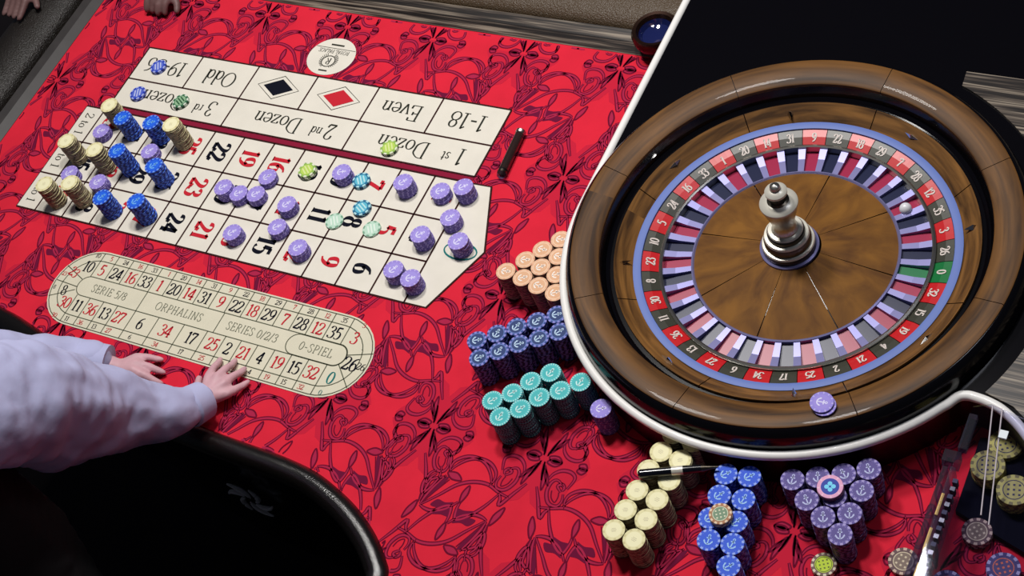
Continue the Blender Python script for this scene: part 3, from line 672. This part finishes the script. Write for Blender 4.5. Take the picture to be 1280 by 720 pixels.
def clover_mesh(name, r, m):
    mb = MB()
    for k in range(4):
        a = pi / 4 + k * pi / 2; mb.flat([(r * .5 * cos(a) + r * .36 * cos(b), r * .5 * sin(a) + r * .36 * sin(b)) for b in [2 * pi * q_ / 10 for q_ in range(10)]], .00012, m)
    return mb.mesh(name)
LM = {'ornbrown': lattice_mesh('lattice_brown', .0120, cm('lat1', (214, 198, 168))), 'ornyellow': lattice_mesh('lattice_yellow', .0130, cm('lat2', (70, 66, 92))),
      'ornviolet': lattice_mesh('lattice_violet', .0120, cm('lat3', (238, 120, 84))), 'orntan': lattice_mesh('lattice_tan', .0098, cm('lat4', (226, 226, 196))), 'ornlime': lattice_mesh('lattice_lime', .0100, cm('lat5', (96, 110, 20))),
      'lime': stripes_mesh('bars_lime', .0158, cm('st1', (226, 238, 160))), 'tealm': stripes_mesh('bars_teal', .0158, cm('st2', (190, 234, 238))), 'mint': stripes_mesh('bars_mint', .0158, cm('st3', (232, 246, 234))),
      'bluem': stripes_mesh('bars_blue', .0158, cm('st4', (196, 206, 246))), 'green': stripes_mesh('bars_green', .0158, cm('st5', (44, 92, 60))), 'pink': clover_mesh('clover_pink', .0085, cm('st6', (120, 220, 255))),
      'cream': stripes_mesh('faint_bars', .0060, cm('st7', (222, 214, 176))), 'creamL': stripes_mesh('faint_bars_l', .0060, cm('st7', (222, 214, 176)))}
BULK = MB()
def stack(key, x, y, n, where, group, z0=.0015, jit=.0004, rz=None, single=99, shade=''):
    """single: how many chips from the top are objects of their own; the deeper ones, thin slivers in the photo, join BULK"""
    K = KIND[key]; w = shade or K['word']
    for i in range(n):
        top = i == n - 1; d = n - 1 - i
        px, py, a = x + random.uniform(-jit, jit), y + random.uniform(-jit, jit), random.uniform(0, 6.28) if not (top and rz is not None) else rz
        if d >= single:
            me = K['me']; base = len(BULK.v); ca, sa = cos(a), sin(a); z_ = z0 + i * T
            BULK.v += [(px + v.co.x * ca - v.co.y * sa, py + v.co.x * sa + v.co.y * ca, z_ + v.co.z) for v in me.vertices]
            mi = [BULK.mi(m) for m in me.materials]
            for p in me.polygons:
                if all(2 <= q_ % 8 <= 6 for q_ in p.vertices): BULK.f.append(tuple(q_ + base for q_ in p.vertices)); BULK.m.append(mi[p.material_index])
            continue
        o = mobj('casino_chip', K['me'], None, (px, py, z0 + i * T), a)
        if n == 1: l = '%s chip %s' % (w, where)
        elif top: l = 'top %s chip %s' % (w, where)
        elif i == 0: l = 'bottom %s chip %s' % (w, where)
        else: l = '%s chip %s, %s' % (w, where, ('', 'next below the top', 'third from the top', 'fourth from the top', 'fifth from the top', 'sixth from the top', 'seventh from the top')[d])
        tag(o, l, 'chip', group)
        if top:
            if K['an']: mobj('anchor_emblem', K['an'], o, (0, 0, T))
            if K['dots']: mobj('dot_ring', K['dots'], o, (0, 0, T))
            if key in LM: mobj('inlay_pattern', LM[key], o, (0, 0, T))
LAY = [
    ('lav', -0.427, 0.1192, 7, 'on black twenty'),
    ('lav', -0.3965, 0.1178, 5, 'on the side line of black seventeen'),
    ('lav', -0.3625, 0.1235, 5, 'on black seventeen'),
    ('lav', -0.3638, 0.1633, 4, 'on the line edging red sixteen'),
    ('lav', -0.2907, 0.1153, 6, 'on red fourteen'),
    ('lav', -0.2843, 0.0706, 5, 'on the line edging black fifteen'),
    ('lav', -0.222, 0.0403, 6, 'on red twelve'),
    ('lav', -0.2255, 0.1985, 6, 'on black ten'),
    ('lav', -0.0994, 0.2008, 8, 'on black four'),
    ('lav', -0.0326, 0.2034, 5, 'on red one'),
    ('lav', 0.0093, 0.2137, 8, 'at the far corner of the zero box'),
    ('lav', 0.0119, 0.1566, 6, 'on the zero line beside red one'),
    ('lav', -0.0188, 0.1118, 8, 'on black two'),
    ('lav', 0.0506, 0.1148, 8, 'inside the printed zero'),
    ('lav', -0.0334, 0.0416, 7, 'on red three'),
    ('lav', 0.0055, 0.0312, 8, "at the zero box's near corner"),
    ('lav', -0.3585, 0.0402, 6, 'on red eighteen'),
    ('lav', -0.7617, 0.08, 6, 'on the line edging black thirty-five'),
    ('lav', -0.6883, 0.0758, 6, 'on the line edging black thirty-three'),
    ('lav', -0.6276, 0.1621, 5, 'on the line edging black twenty-eight'),
    ('lav', -0.7602, 0.1832, 5, 'on red thirty-four'),
    ('lime', -0.2991, 0.1952, 3, 'on black thirteen'),
    ('lime', -0.1753, 0.2738, 2, 'lying over 1st Dozen'),
    ('tealm', -0.1911, 0.1987, 2, 'on the side line of red seven'),
    ('tealm', -0.1608, 0.1477, 2, 'on the line edging black eight'),
    ('mint', -0.1977, 0.1131, 1, 'on the side line of black eight'),
    ('mint', -0.1232, 0.1147, 1, 'on the side line of red five'),
    ('bluem', -0.7436, 0.3531, 2, 'on the 19-36 box'),
    ('bluem', -0.748, 0.2853, 2, 'lying over 3rd Dozen'),
    ('green', -0.6442, 0.2857, 2, 'lying over 3rd Dozen'),
    ('creamL', -0.759, 0.0277, 17, 'on red thirty-six'),
    ('creamL', -0.705, 0.0409, 18, 'on black thirty-three'),
    ('blueL', -0.6294, 0.0328, 15, 'on red thirty'),
    ('blueL', -0.5532, 0.0387, 16, 'on red twenty-seven'),
    ('blueL', -0.5675, 0.1167, 15, 'on black twenty-six'),
    ('creamL', -0.7051, 0.1189, 17, 'on red thirty-two'),
    ('blueL', -0.6528, 0.125, 18, 'on black twenty-nine'),
    ('creamL', -0.7778, 0.1247, 17, 'on black thirty-five'),
    ('blueL', -0.6993, 0.1998, 15, 'on black thirty-one'),
    ('blueL', -0.6334, 0.2025, 15, 'on black twenty-eight'),
    ('creamL', -0.5787, 0.2012, 18, 'on red twenty-five'),
    ('creamL', -0.7434, 0.2191, 16, 'on the side line of red thirty-four')]
ANG = {'peach': -1.2, 'navy': -.6, 'teal': -.5, 'yellow': 0, 'blue': -.4, 'violet': .3}
SING = {'peach': 1, 'navy': 1, 'teal': 1, 'yellow': 2, 'blue': 2, 'violet': 2}
WHB = {'peach': 'between layout and wheel', 'navy': 'between the peach and turquoise blocks', 'teal': 'left of the wheel', 'yellow': 'under the pen', 'blue': 'right of the cream block', 'violet': 'below the wheel'}
_o = ('first', 'second', 'third', 'fourth', 'fifth')
WHERE = {
 'peach': ['in the far row, %s from the wheel' % _o[i] for i in range(4)] + ['in the middle row, %s from the wheel' % _o[i] for i in range(3)] + ['in the near row, first from the wheel', 'in the near row, second from the wheel', 'at the near tip of its block'],
 'navy': ['in the far row, %s from the outer end' % _o[i] for i in range(5)] + ['in the near row, %s from the outer end' % _o[i] for i in range(5)],
 'teal': ['in the far row, %s from the outer end' % _o[i] for i in range(4)] + ['in the near row, %s from the outer end' % _o[i] for i in range(5)],
 'yellow': ['%s, %s' % (s, r) for r in ('just beyond the pen', 'touched by the pen', 'first row this side of the pen', 'second row this side of the pen', 'nearest row') for s in ('on the left', 'on the right')] + ['on the left, shaded under the wheel edge', 'on the right, shaded under the wheel edge'],
 'blue': ['%s, %s' % (s, r) for r in ('row nearest the wheel', 'second row from the wheel', 'row with the tan chip', 'row before the last') for s in ('on the left', 'on the right')] + ['at the near tip of its block'],
 'violet': ['in the far row, %s from the left' % _o[i] for i in range(4)] + ['at the left end of the second row', 'at the right end of the second row', 'under the pink chip', 'on the left in the third row', 'on the right in the third row', 'at the near tip of its block']}
BL = {
'peach':[(0.2306, 0.1386), (0.211, 0.1151), (0.1921, 0.0909), (0.1716, 0.0648), (0.2411, 0.1092), (0.2222, 0.085), (0.2029, 0.0606), (0.2521, 0.0782), (0.2328, 0.0534), (0.2631, 0.0485)],
'navy':[(0.1829, -0.0584), (0.2076, -0.0402), (0.2318, -0.0213), (0.2573, -0.0044), (0.2822, 0.0135), (0.1993, -0.0843), (0.2239, -0.0662), (0.2481, -0.0473), (0.2736, -0.0304), (0.2985, -0.0124)],
'teal':[(0.2511, -0.1436), (0.2747, -0.1241), (0.2928, -0.0994), (0.3154, -0.0787), (0.2738, -0.1642), (0.2975, -0.1447), (0.316, -0.1198), (0.3408, -0.1015), (0.3635, -0.0808)],
'purple':[(0.4066, -0.1088)],
'yellow':[(0.5159, -0.1499), (0.5463, -0.1541), (0.5104, -0.1801), (0.5428, -0.1862), (0.5077, -0.2122), (0.5382, -0.2168), (0.5036, -0.2426), (0.5351, -0.2477), (0.5003, -0.2743), (0.5311, -0.2787), (0.5223, -0.12), (0.5528, -0.1241)],
'blue':[(0.6112, -0.1556), (0.6422, -0.1504), (0.6145, -0.1871), (0.6462, -0.1833), (0.6141, -0.2207), (0.6486, -0.2153), (0.6241, -0.2497), (0.6553, -0.2452), (0.6614, -0.2753)],
'violet':[(0.6966, -0.1381), (0.7255, -0.1257), (0.7558, -0.1117), (0.7831, -0.0964), (0.7233, -0.1598), (0.7839, -0.1278), (0.7544, -0.1449), (0.7502, -0.1765), (0.7802, -0.1616), (0.7781, -0.1926)],
}
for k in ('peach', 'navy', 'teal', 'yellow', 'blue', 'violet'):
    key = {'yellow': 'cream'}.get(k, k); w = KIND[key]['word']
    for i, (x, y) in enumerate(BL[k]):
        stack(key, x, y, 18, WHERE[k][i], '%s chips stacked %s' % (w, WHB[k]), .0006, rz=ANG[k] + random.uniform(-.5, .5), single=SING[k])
stack('lavB', BL['purple'][0][0], BL['purple'][0][1], 16, 'standing alone between turquoise block and wheel', 'lone lavender stack by the wheel', .0006, rz=-1.2, single=3)
# chips lying on top of the blocks
zt = .0006 + 18 * T + .0006
stack('orntan', .6290, -.2150, 3, 'lying on the bright blue stacks', 'tan ornate chips on the bright blue block', zt)
stack('pink', .7480, -.1385, 3, 'lying on the violet stacks', 'pink chips on the violet block', zt)
stack('ornlime', .7595, -.2185, 3, 'on the felt below the violet block', 'lime centred chips below the violet block', .0006)
stack('lavB', .7180, -.0545, 1, 'lying lowest on the walnut rim of the wheel', 'lavender chips on the wheel rim', .1125)
stack('lavB', .7140, -.0520, 1, 'lying uppermost on the walnut rim of the wheel', 'lavender chips on the wheel rim', .1125 + T, rz=-1.5)
# chips on the layout
for c, x, y, n, wh in LAY:
    stack(c, x, y, n, wh, '%s chips bet on the layout' % KIND[c]['word'], .0015, jit=.0006 if n < 10 else .0007, rz=random.uniform(-1.3, -.5), single=99 if n < 10 else 1)
# ================================================================ CLEAR CASE WITH VALUE CHIPS
case = thing('acrylic_case', 'clear acrylic chip case with painted gold glints at the table corner', 'case', (.885, -.12, 0))
mb = MB(); mb.box((0, -.04, .040), (.006, .17, .078), acr_e); mb.build('side_panel', case)
mb = MB(); mb.box((-.010, -.04, .0385), (.006, .17, .074), acr_d); mb.build('inner_panel', case)
for k in range(3):  # chip reflections on the panel edge, built as solid gold bars
    mb = MB(); mb.box((.0, -.105 + .048 * k, .0805), (.0036, .030, .003), gold); mb.build('painted_glint', case)
for k in range(14):
    mb = MB(); mb.box((.0075, -.115 + .011 * k, .070), (.006, .0055, .016), mat('slot_grey', (84, 84, 104), .7) if k % 2 else penblk); mb.build('slot_tooth', case)
mb = MB(); mb.box((-.006, .058, .0700), (.020, .016, .022), acr_d); mb.box((.004, .094, .080), (.010, .050, .012), acr_d); mb.build('hinge', case)
mb = MB(); mb.prism([(.0, -.125), (.16, -.125), (.16, .052), (.128, .088), (.07, .128), (.02, .139), (.0, .130)], .083, .0855, acr); mb.build('lid', case)
mb = MB(); mb.tube([(.022, .138, .084), (.05, -.01, .084)], .0009, numw, 6); mb.tube([(.034, .137, .084), (.062, -.02, .084)], .0009, numw, 6); mb.build('lid_edge_lines', case)
mb = MB(); mb.prism([(.006, .02), (.16, -.03), (.16, .045), (.125, .083), (.07, .121), (.02, .131), (.006, .127)], .0008, .012, mat('navy_case_floor', (10, 10, 26), .8, spec=.1)); mb.build('navy_tray', case)
mb = MB(); mb.box((.046, .100, .088), (.010, .011, .003), mat('white_patch', (230, 240, 246), .4)); mb.build('white_patch', case)  # small white block just above the lid
VC = [('ornyellow', .9155, -.0400, 8, 'at the upper left inside the clear case', .0125), ('ornyellow', .9540, -.0640, 8, 'at the right inside the clear case', .0125), ('ornyellow', .9250, .0030, 3, 'under the far curved edge of the clear case', .0125),
      ('ornbrown', .9240, -.1200, 4, 'nearest the painted glints inside the clear case', .0006), ('ornbrown', .9520, -.0930 - .006, 2, 'between the yellow and violet chips in the clear case', .0006), ('ornviolet', .9680, -.1620, 8, 'with orange centre inside the clear case', .0006), ('ornviolet', .9120, -.2020, 6, 'against the painted glints at the case front', .0006), ('ornbrown', .8500, -.1830, 2, 'outside the clear case on the felt', .0006)]
for k, x, y, n, wh, z in VC: stack(k, x, y, n, wh, 'ornate %s chips by the clear case' % KIND[k]['word'], z)

bulk = BULK.build('stacked_casino_chips'); bulk['kind'] = 'stuff'; tag(bulk, 'lower chips of all the tall stacks, seen only as thin striped edges', 'chips')

# ================================================================ PEOPLE
def skinned(name, nodes, edges, m, parent, sub=2, k=.86, vox=.0055):
    """nodes: (x, y, z, depth radius[, width radius]); tapered limbs swept with ellipsoids and voxel-merged into one continuous mesh"""
    bm = bmesh.new(); bmesh.ops.create_icosphere(bm, subdivisions=2, radius=1.0)
    sv = [v.co.copy() for v in bm.verts]; sf = [tuple(v.index for v in f.verts) for f in bm.faces]; bm.free()
    V, F = [], []
    def blob(p, rd, rw):
        o = len(V); rz_ = min(rd, rw)
        V.extend((p[0] + v.x * rw, p[1] + v.y * rd, p[2] + v.z * rz_) for v in sv); F.extend(tuple(i + o for i in f) for f in sf)
    for a_, b_ in edges:
        A_, B_ = nodes[a_], nodes[b_]; ra, rb = (A_[3], A_[-1]), (B_[3], B_[-1])
        L_ = (Vector(A_[:3]) - Vector(B_[:3])).length; n_ = max(1, int(L_ / (min(ra + rb) * .28)) + 1)
        for q_ in range(n_ + 1):
            t_ = q_ / n_; blob([A_[i] * (1 - t_) + B_[i] * t_ for i in range(3)], (ra[0] * (1 - t_) + rb[0] * t_) * k, (ra[1] * (1 - t_) + rb[1] * t_) * k)
    me = bpy.data.meshes.new(name + '_src'); me.from_pydata(V, [], F)
    o = bpy.data.objects.new(name + '_src', me); COL.objects.link(o)
    rm_ = o.modifiers.new('Remesh', 'REMESH'); rm_.mode = 'VOXEL'; rm_.voxel_size = vox
    s_ = o.modifiers.new('Smooth', 'SMOOTH'); s_.factor = .5; s_.iterations = 3
    dg = bpy.context.evaluated_depsgraph_get(); ev = o.evaluated_get(dg)
    nm_ = bpy.data.meshes.new_from_object(ev); bpy.data.objects.remove(o); nm_.name = name
    nm_.materials.clear(); nm_.materials.append(m)
    nm_.polygons.foreach_set('use_smooth', [True] * len(nm_.polygons))
    r = bpy.data.objects.new(name, nm_); COL.objects.link(r); r.parent = parent
    return r
def chain(nodes, edges, start, pts):
    p = start
    for q in pts: nodes.append(q); edges.append((p, len(nodes) - 1)); p = len(nodes) - 1
    return p
def hand(nodes, edges, w, palm, fingers, fr=.0068):
    """w: wrist node index, palm: centre point; fingers: list of chains of points, the first is its knuckle"""
    nodes.append(palm + (.0165, .0165)); pc = len(nodes) - 1; edges.append((w, pc))
    for f in fingers:
        K = len(f); chain(nodes, edges, pc, [p + ((fr * (1.32, 1.08, .98, .80)[min(i, 3)]),) * 2 for i, p in enumerate(f)])
def head(nodes, edges, neck, c, s=.9):
    """skull, jaw"""
    x, y, z = c
    return chain(nodes, edges, neck, [(x, y, z - .05 * s, .056 * s, .056 * s), (x, y, z + .02 * s, .080 * s, .078 * s), (x, y, z + .085 * s, .070 * s, .070 * s), (x, y, z + .115 * s, .03 * s)])
def face(parent, c, d, s, sk):
    """eyes, brows, nose, mouth, ears on a head at c looking along the unit vector d"""
    d = Vector(d).normalized(); u = Vector((0, 0, 1)).cross(d).normalized(); v = d.cross(u); c = Vector(c)
    def P(a, b, f): return tuple(c + u * a * s + v * b * s + d * (f * .94 - .002) * s)
    def ball(mb_, p, r, m): 
        vs = [(max(.0001, r * sin(pi * i / 8)), -r * cos(pi * i / 8)) for i in range(9)]; q_ = MB(); q_.lathe(vs, m, 12); mb_.add([(x + p[0], y + p[1], z + p[2]) for x, y, z in q_.v], q_.f, m)
    e = MB()
    for k in (1, -1): ball(e, P(.027 * k, .02, .058), .011 * s, ivory); ball(e, P(.027 * k, .02, .0655), .0052 * s, blk)
    e.build('eyes', parent, smooth=True)
    e = MB(); e.tube([P(0, .028, .072), P(0, .005, .088), P(0, -.012, .094), P(0, -.02, .078)], [.006 * s, .009 * s, .012 * s, .009 * s], sk, 10); e.build('nose', parent, smooth=True)
    e = MB(); e.tube([P(-.022, -.045, .070), P(-.008, -.041, .079), P(.008, -.041, .079), P(.022, -.045, .070)], [.002 * s, .006 * s, .006 * s, .002 * s], mat('lips', (170, 96, 96), .5), 8); e.build('mouth', parent, smooth=True)
    e = MB()
    for k in (1, -1): e.tube([P(.070 * k, .03, .0), P(.080 * k, .02, -.006), P(.078 * k, -.005, -.004), P(.070 * k, -.02, .0)], [.005 * s, .011 * s, .010 * s, .005 * s], sk, 8)
    e.build('ears', parent, smooth=True)
    return P

# ---- the dealer, leaning on the table with both hands
dealer = thing('person', 'person in white shirt sleeves and black vest leaning on the table with both hands flat', 'person', (-.33, -.66, -.8))
DO = Vector((-.33, -.66, -.8))
def rel(ns): return [tuple(Vector(n[:3]) - DO) + tuple(n[3:]) for n in ns]
N_ = [(-.335, -.65, .02, .08, .11), (-.35, -.62, .15, .08, .11), (-.37, -.58, .30, .085, .13), (-.375, -.53, .42, .07, .12), (-.375, -.49, .50, .045)]
E_ = [(0, 1), (1, 2), (2, 3), (3, 4)]
hd = head(N_, E_, 4, (-.375, -.42, .60))
# right arm
rs = chain(N_, E_, 3, [(-.24, -.505, .405, .048), (-.256, -.448, .30, .042), (-.268, -.395, .195, .036), (-.240, -.335, .105, .032), (-.214, -.288, .046, .024, .020)])
hand(N_, E_, rs, (-.216, -.252, .0260), [
    [(-.236, -.252, .024), (-.253, -.236, .017), (-.264, -.221, .0095)],
    [(-.232, -.223, .030), (-.240, -.203, .022), (-.246, -.188, .011), (-.249, -.179, .0078)],
    [(-.216, -.219, .031), (-.218, -.199, .023), (-.2205, -.184, .011), (-.222, -.174, .0078)],
    [(-.200, -.224, .029), (-.199, -.206, .021), (-.198, -.192, .011), (-.197, -.183, .0078)],
    [(-.189, -.237, .024), (-.184, -.223, .017), (-.181, -.211, .010), (-.179, -.203, .0075)]])
# left arm
ls = chain(N_, E_, 3, [(-.50, -.49, .405, .048), (-.555, -.42, .29, .042), (-.540, -.340, .170, .036), (-.490, -.292, .088, .032), (-.432, -.258, .040, .024, .020)])
hand(N_, E_, ls, (-.398, -.250, .0250), [
    [(-.394, -.270, .023), (-.378, -.284, .016), (-.362, -.290, .009)],
    [(-.374, -.262, .029), (-.354, -.266, .022), (-.340, -.268, .012), (-.333, -.268, .008)],
    [(-.370, -.248, .031), (-.350, -.248, .024), (-.333, -.248, .013), (-.326, -.247, .008)],
    [(-.374, -.235, .029), (-.356, -.231, .022), (-.341, -.229, .012), (-.334, -.228, .008)],
    [(-.384, -.223, .024), (-.370, -.215, .018), (-.359, -.211, .011), (-.352, -.208, .008)]])
for sx in (-.085, .085):
    chain(N_, E_, 0, [(-.33 + sx, -.65, -.08, .06), (-.33 + sx, -.64, -.40, .045), (-.33 + sx, -.66, -.72, .035), (-.33 + sx, -.64, -.770, .030, .026), (-.33 + sx, -.55, -.780, .026, .018)])
skinned('body', rel(N_), E_, skin, dealer, 2, .92, .0032)
P_ = face(dealer, Vector((-.375, -.42, .60)) - DO, (.15, .8, -.55), .9, skin)
hn = [(-.378, -.448, .655, .086, .084), (-.376, -.425, .680, .080, .078), (-.378, -.475, .60, .062, .07)]
skinned('hair', rel(hn), [(0, 1), (0, 2)], hairm, dealer, 2)
# shirt: torso and both sleeves, ending in cuffs
N_ = [(-.34, -.64, .05, .115, .145), (-.355, -.61, .17, .10, .13), (-.37, -.575, .31, .10, .14), (-.375, -.53, .42, .08, .125), (-.375, -.51, .465, .055)]
E_ = [(0, 1), (1, 2), (2, 3), (3, 4)]
chain(N_, E_, 3, [(-.235, -.512, .405, .092), (-.252, -.455, .325, .100), (-.264, -.414, .24, .092), (-.262, -.372, .165, .072), (-.242, -.335, .105, .052), (-.228, -.308, .072, .047), (-.217, -.285, .050, .040), (-.213, -.272, .042, .033)])
chain(N_, E_, 3, [(-.50, -.49, .405, .068), (-.555, -.42, .29, .062), (-.535, -.345, .175, .050), (-.505, -.305, .105, .040), (-.470, -.276, .066, .040), (-.445, -.262, .050, .036), (-.436, -.259, .046, .032)])
sh = skinned('shirt', rel(N_), E_, shirt, dealer, 2)
md = sh.modifiers.new('folds', 'DISPLACE'); tx2 = bpy.data.textures.new('folds', 'CLOUDS'); tx2.noise_scale = .085; md.texture = tx2; md.strength = .030; md.mid_level = .36
mb = MB()
def cuff(name, a, b, r, p):
    a, b = Vector(a) - DO, Vector(b) - DO; q_ = MB(); q_.tube([a, a.lerp(b, .15), b, b.lerp(a, .02)], [r * .98, r * 1.08, r, r * .86], shirt, 20, caps=False); q_.build('cuff', p, smooth=True)
cuff('cuff', (-.218, -.290, .052), (-.2145, -.262, .034), .030, dealer)
cuff('cuff', (-.462, -.268, .052), (-.415, -.254, .036), .0330, dealer)
N_ = [(-.335, -.655, .00, .125, .16), (-.35, -.62, .12, .125, .16), (-.365, -.60, .25, .110, .145), (-.375, -.57, .36, .09, .125), (-.38, -.545, .42, .06, .09)]
skinned('vest', rel(N_), [(0, 1), (1, 2), (2, 3), (3, 4)], vestm, dealer, 2, 1.02)
N_ = [(-.335, -.655, .03, .120, .155), (-.335, -.655, -.05, .125, .165)]; E_ = [(0, 1)]
for sx in (-.085, .085): chain(N_, E_, 1, [(-.33 + sx, -.65, -.12, .095), (-.33 + sx, -.635, -.40, .068), (-.33 + sx, -.66, -.72, .050)])
skinned('trousers', rel(N_), E_, vestm, dealer, 2)
mb = MB()
for sx in (-.085, .085):
    q_ = [(-.33 + sx - .038, -.70), (-.33 + sx + .038, -.70), (-.33 + sx + .042, -.56), (-.33 + sx + .02, -.50), (-.33 + sx - .02, -.50), (-.33 + sx - .042, -.56)]
    mb.prism([(a - DO.x, b - DO.y) for a, b in q_], .0005, .055, vestm)
mb.build('shoes', dealer)

# ---- a player behind the far left corner, one hand on the armrest, one on the felt
PO = Vector((-1.12, .90, -.8))
player = thing('person', 'person in dark clothes at the far corner with a hand on the felt', 'person', tuple(PO))
def relp(ns): return [tuple(Vector(n[:3]) - PO) + tuple(n[3:]) for n in ns]
N_ = [(-1.12, .90, .04, .11, .14), (-1.10, .87, .18, .09, .12), (-1.08, .84, .34, .09, .13), (-1.07, .81, .46, .07, .12), (-1.06, .79, .54, .045)]
E_ = [(0, 1), (1, 2), (2, 3), (3, 4)]
head(N_, E_, 4, (-1.05, .76, .65))
a1 = chain(N_, E_, 3, [(-.93, .78, .45, .045), (-.84, .72, .30, .040), (-.80, .64, .17, .034), (-.805, .575, .075, .028), (-.812, .535, .040, .022)])
hand(N_, E_, a1, (-.815, .513, .027), [[(-.798, .508, .022), (-.788, .496, .015), (-.784, .485, .0105)]] +
     [[(-.805 - .0155 * k, .498 - .003 * (k % 3), .028), (-.806 - .0155 * k, .486 - .004 * (k == 1), .024), (-.807 - .0155 * k, .477 - .004 * (k == 1), .014), (-.807 - .0155 * k, .475 - .004 * (k == 1), .010)] for k in range(4)], .0072)
a2 = chain(N_, E_, 3, [(-1.20, .76, .44, .045), (-1.24, .66, .30, .040), (-1.21, .57, .17, .034), (-1.15, .50, .095, .028), (-1.125, .462, .066, .022)])
hand(N_, E_, a2, (-1.115, .437, .056), [[(-1.098, .434, .052), (-1.086, .424, .048), (-1.078, .415, .046)]] +
     [[(-1.105 - .0155 * k, .418 + .002 * k, .055), (-1.105 - .0155 * k, .402 + .002 * k, .049), (-1.105 - .0155 * k, .388 + .002 * k, .044), (-1.105 - .0155 * k, .381 + .002 * k, .042)] for k in range(4)], .0072)
for sx in (-.085, .085):
    chain(N_, E_, 0, [(-1.12 + sx, .91, -.08, .075), (-1.12 + sx, .89, -.40, .052), (-1.12 + sx, .93, -.72, .035), (-1.12 + sx, .91, -.770, .030, .026), (-1.12 + sx, .82, -.780, .026, .018)])
skinned('body', relp(N_), E_, skin2, player, 2, .92, .0034)
face(player, Vector((-1.05, .76, .65)) - PO, (.3, -.8, -.4), .9, skin2)
skinned('hair', relp([(-1.058, .785, .705, .086, .084), (-1.053, .765, .730, .080, .078), (-1.07, .81, .65, .062, .07)]), [(0, 1), (0, 2)], hairm, player, 2)
N_ = [(-1.12, .90, .02, .125, .155), (-1.10, .87, .18, .105, .135), (-1.08, .84, .34, .105, .145), (-1.07, .81, .46, .085, .13), (-1.065, .80, .50, .06)]
E_ = [(0, 1), (1, 2), (2, 3), (3, 4)]
chain(N_, E_, 3, [(-.93, .78, .45, .062), (-.84, .72, .30, .055), (-.80, .64, .17, .047), (-.805, .575, .080, .037), (-.811, .550, .052, .030)])
chain(N_, E_, 3, [(-1.20, .76, .44, .062), (-1.24, .66, .30, .055), (-1.21, .57, .17, .047), (-1.155, .505, .100, .037), (-1.135, .478, .075, .030)])
skinned('dark_sweater', relp(N_), E_, vestm, player, 2)
N_ = [(-1.12, .90, .04, .122, .152), (-1.12, .90, -.05, .128, .165)]; E_ = [(0, 1)]
for sx in (-.085, .085): chain(N_, E_, 1, [(-1.12 + sx, .90, -.12, .095), (-1.12 + sx, .89, -.40, .068), (-1.12 + sx, .93, -.72, .050)])
skinned('trousers', relp(N_), E_, vestm, player, 2)
mb = MB()
for sx in (-.085, .085):
    q_ = [(sx - .038, .06), (sx - .042, -.08), (sx - .02, -.14), (sx + .02, -.14), (sx + .042, -.08), (sx + .038, .06)]
    mb.prism(q_, .0005, .055, vestm)
mb.build('shoes', player)
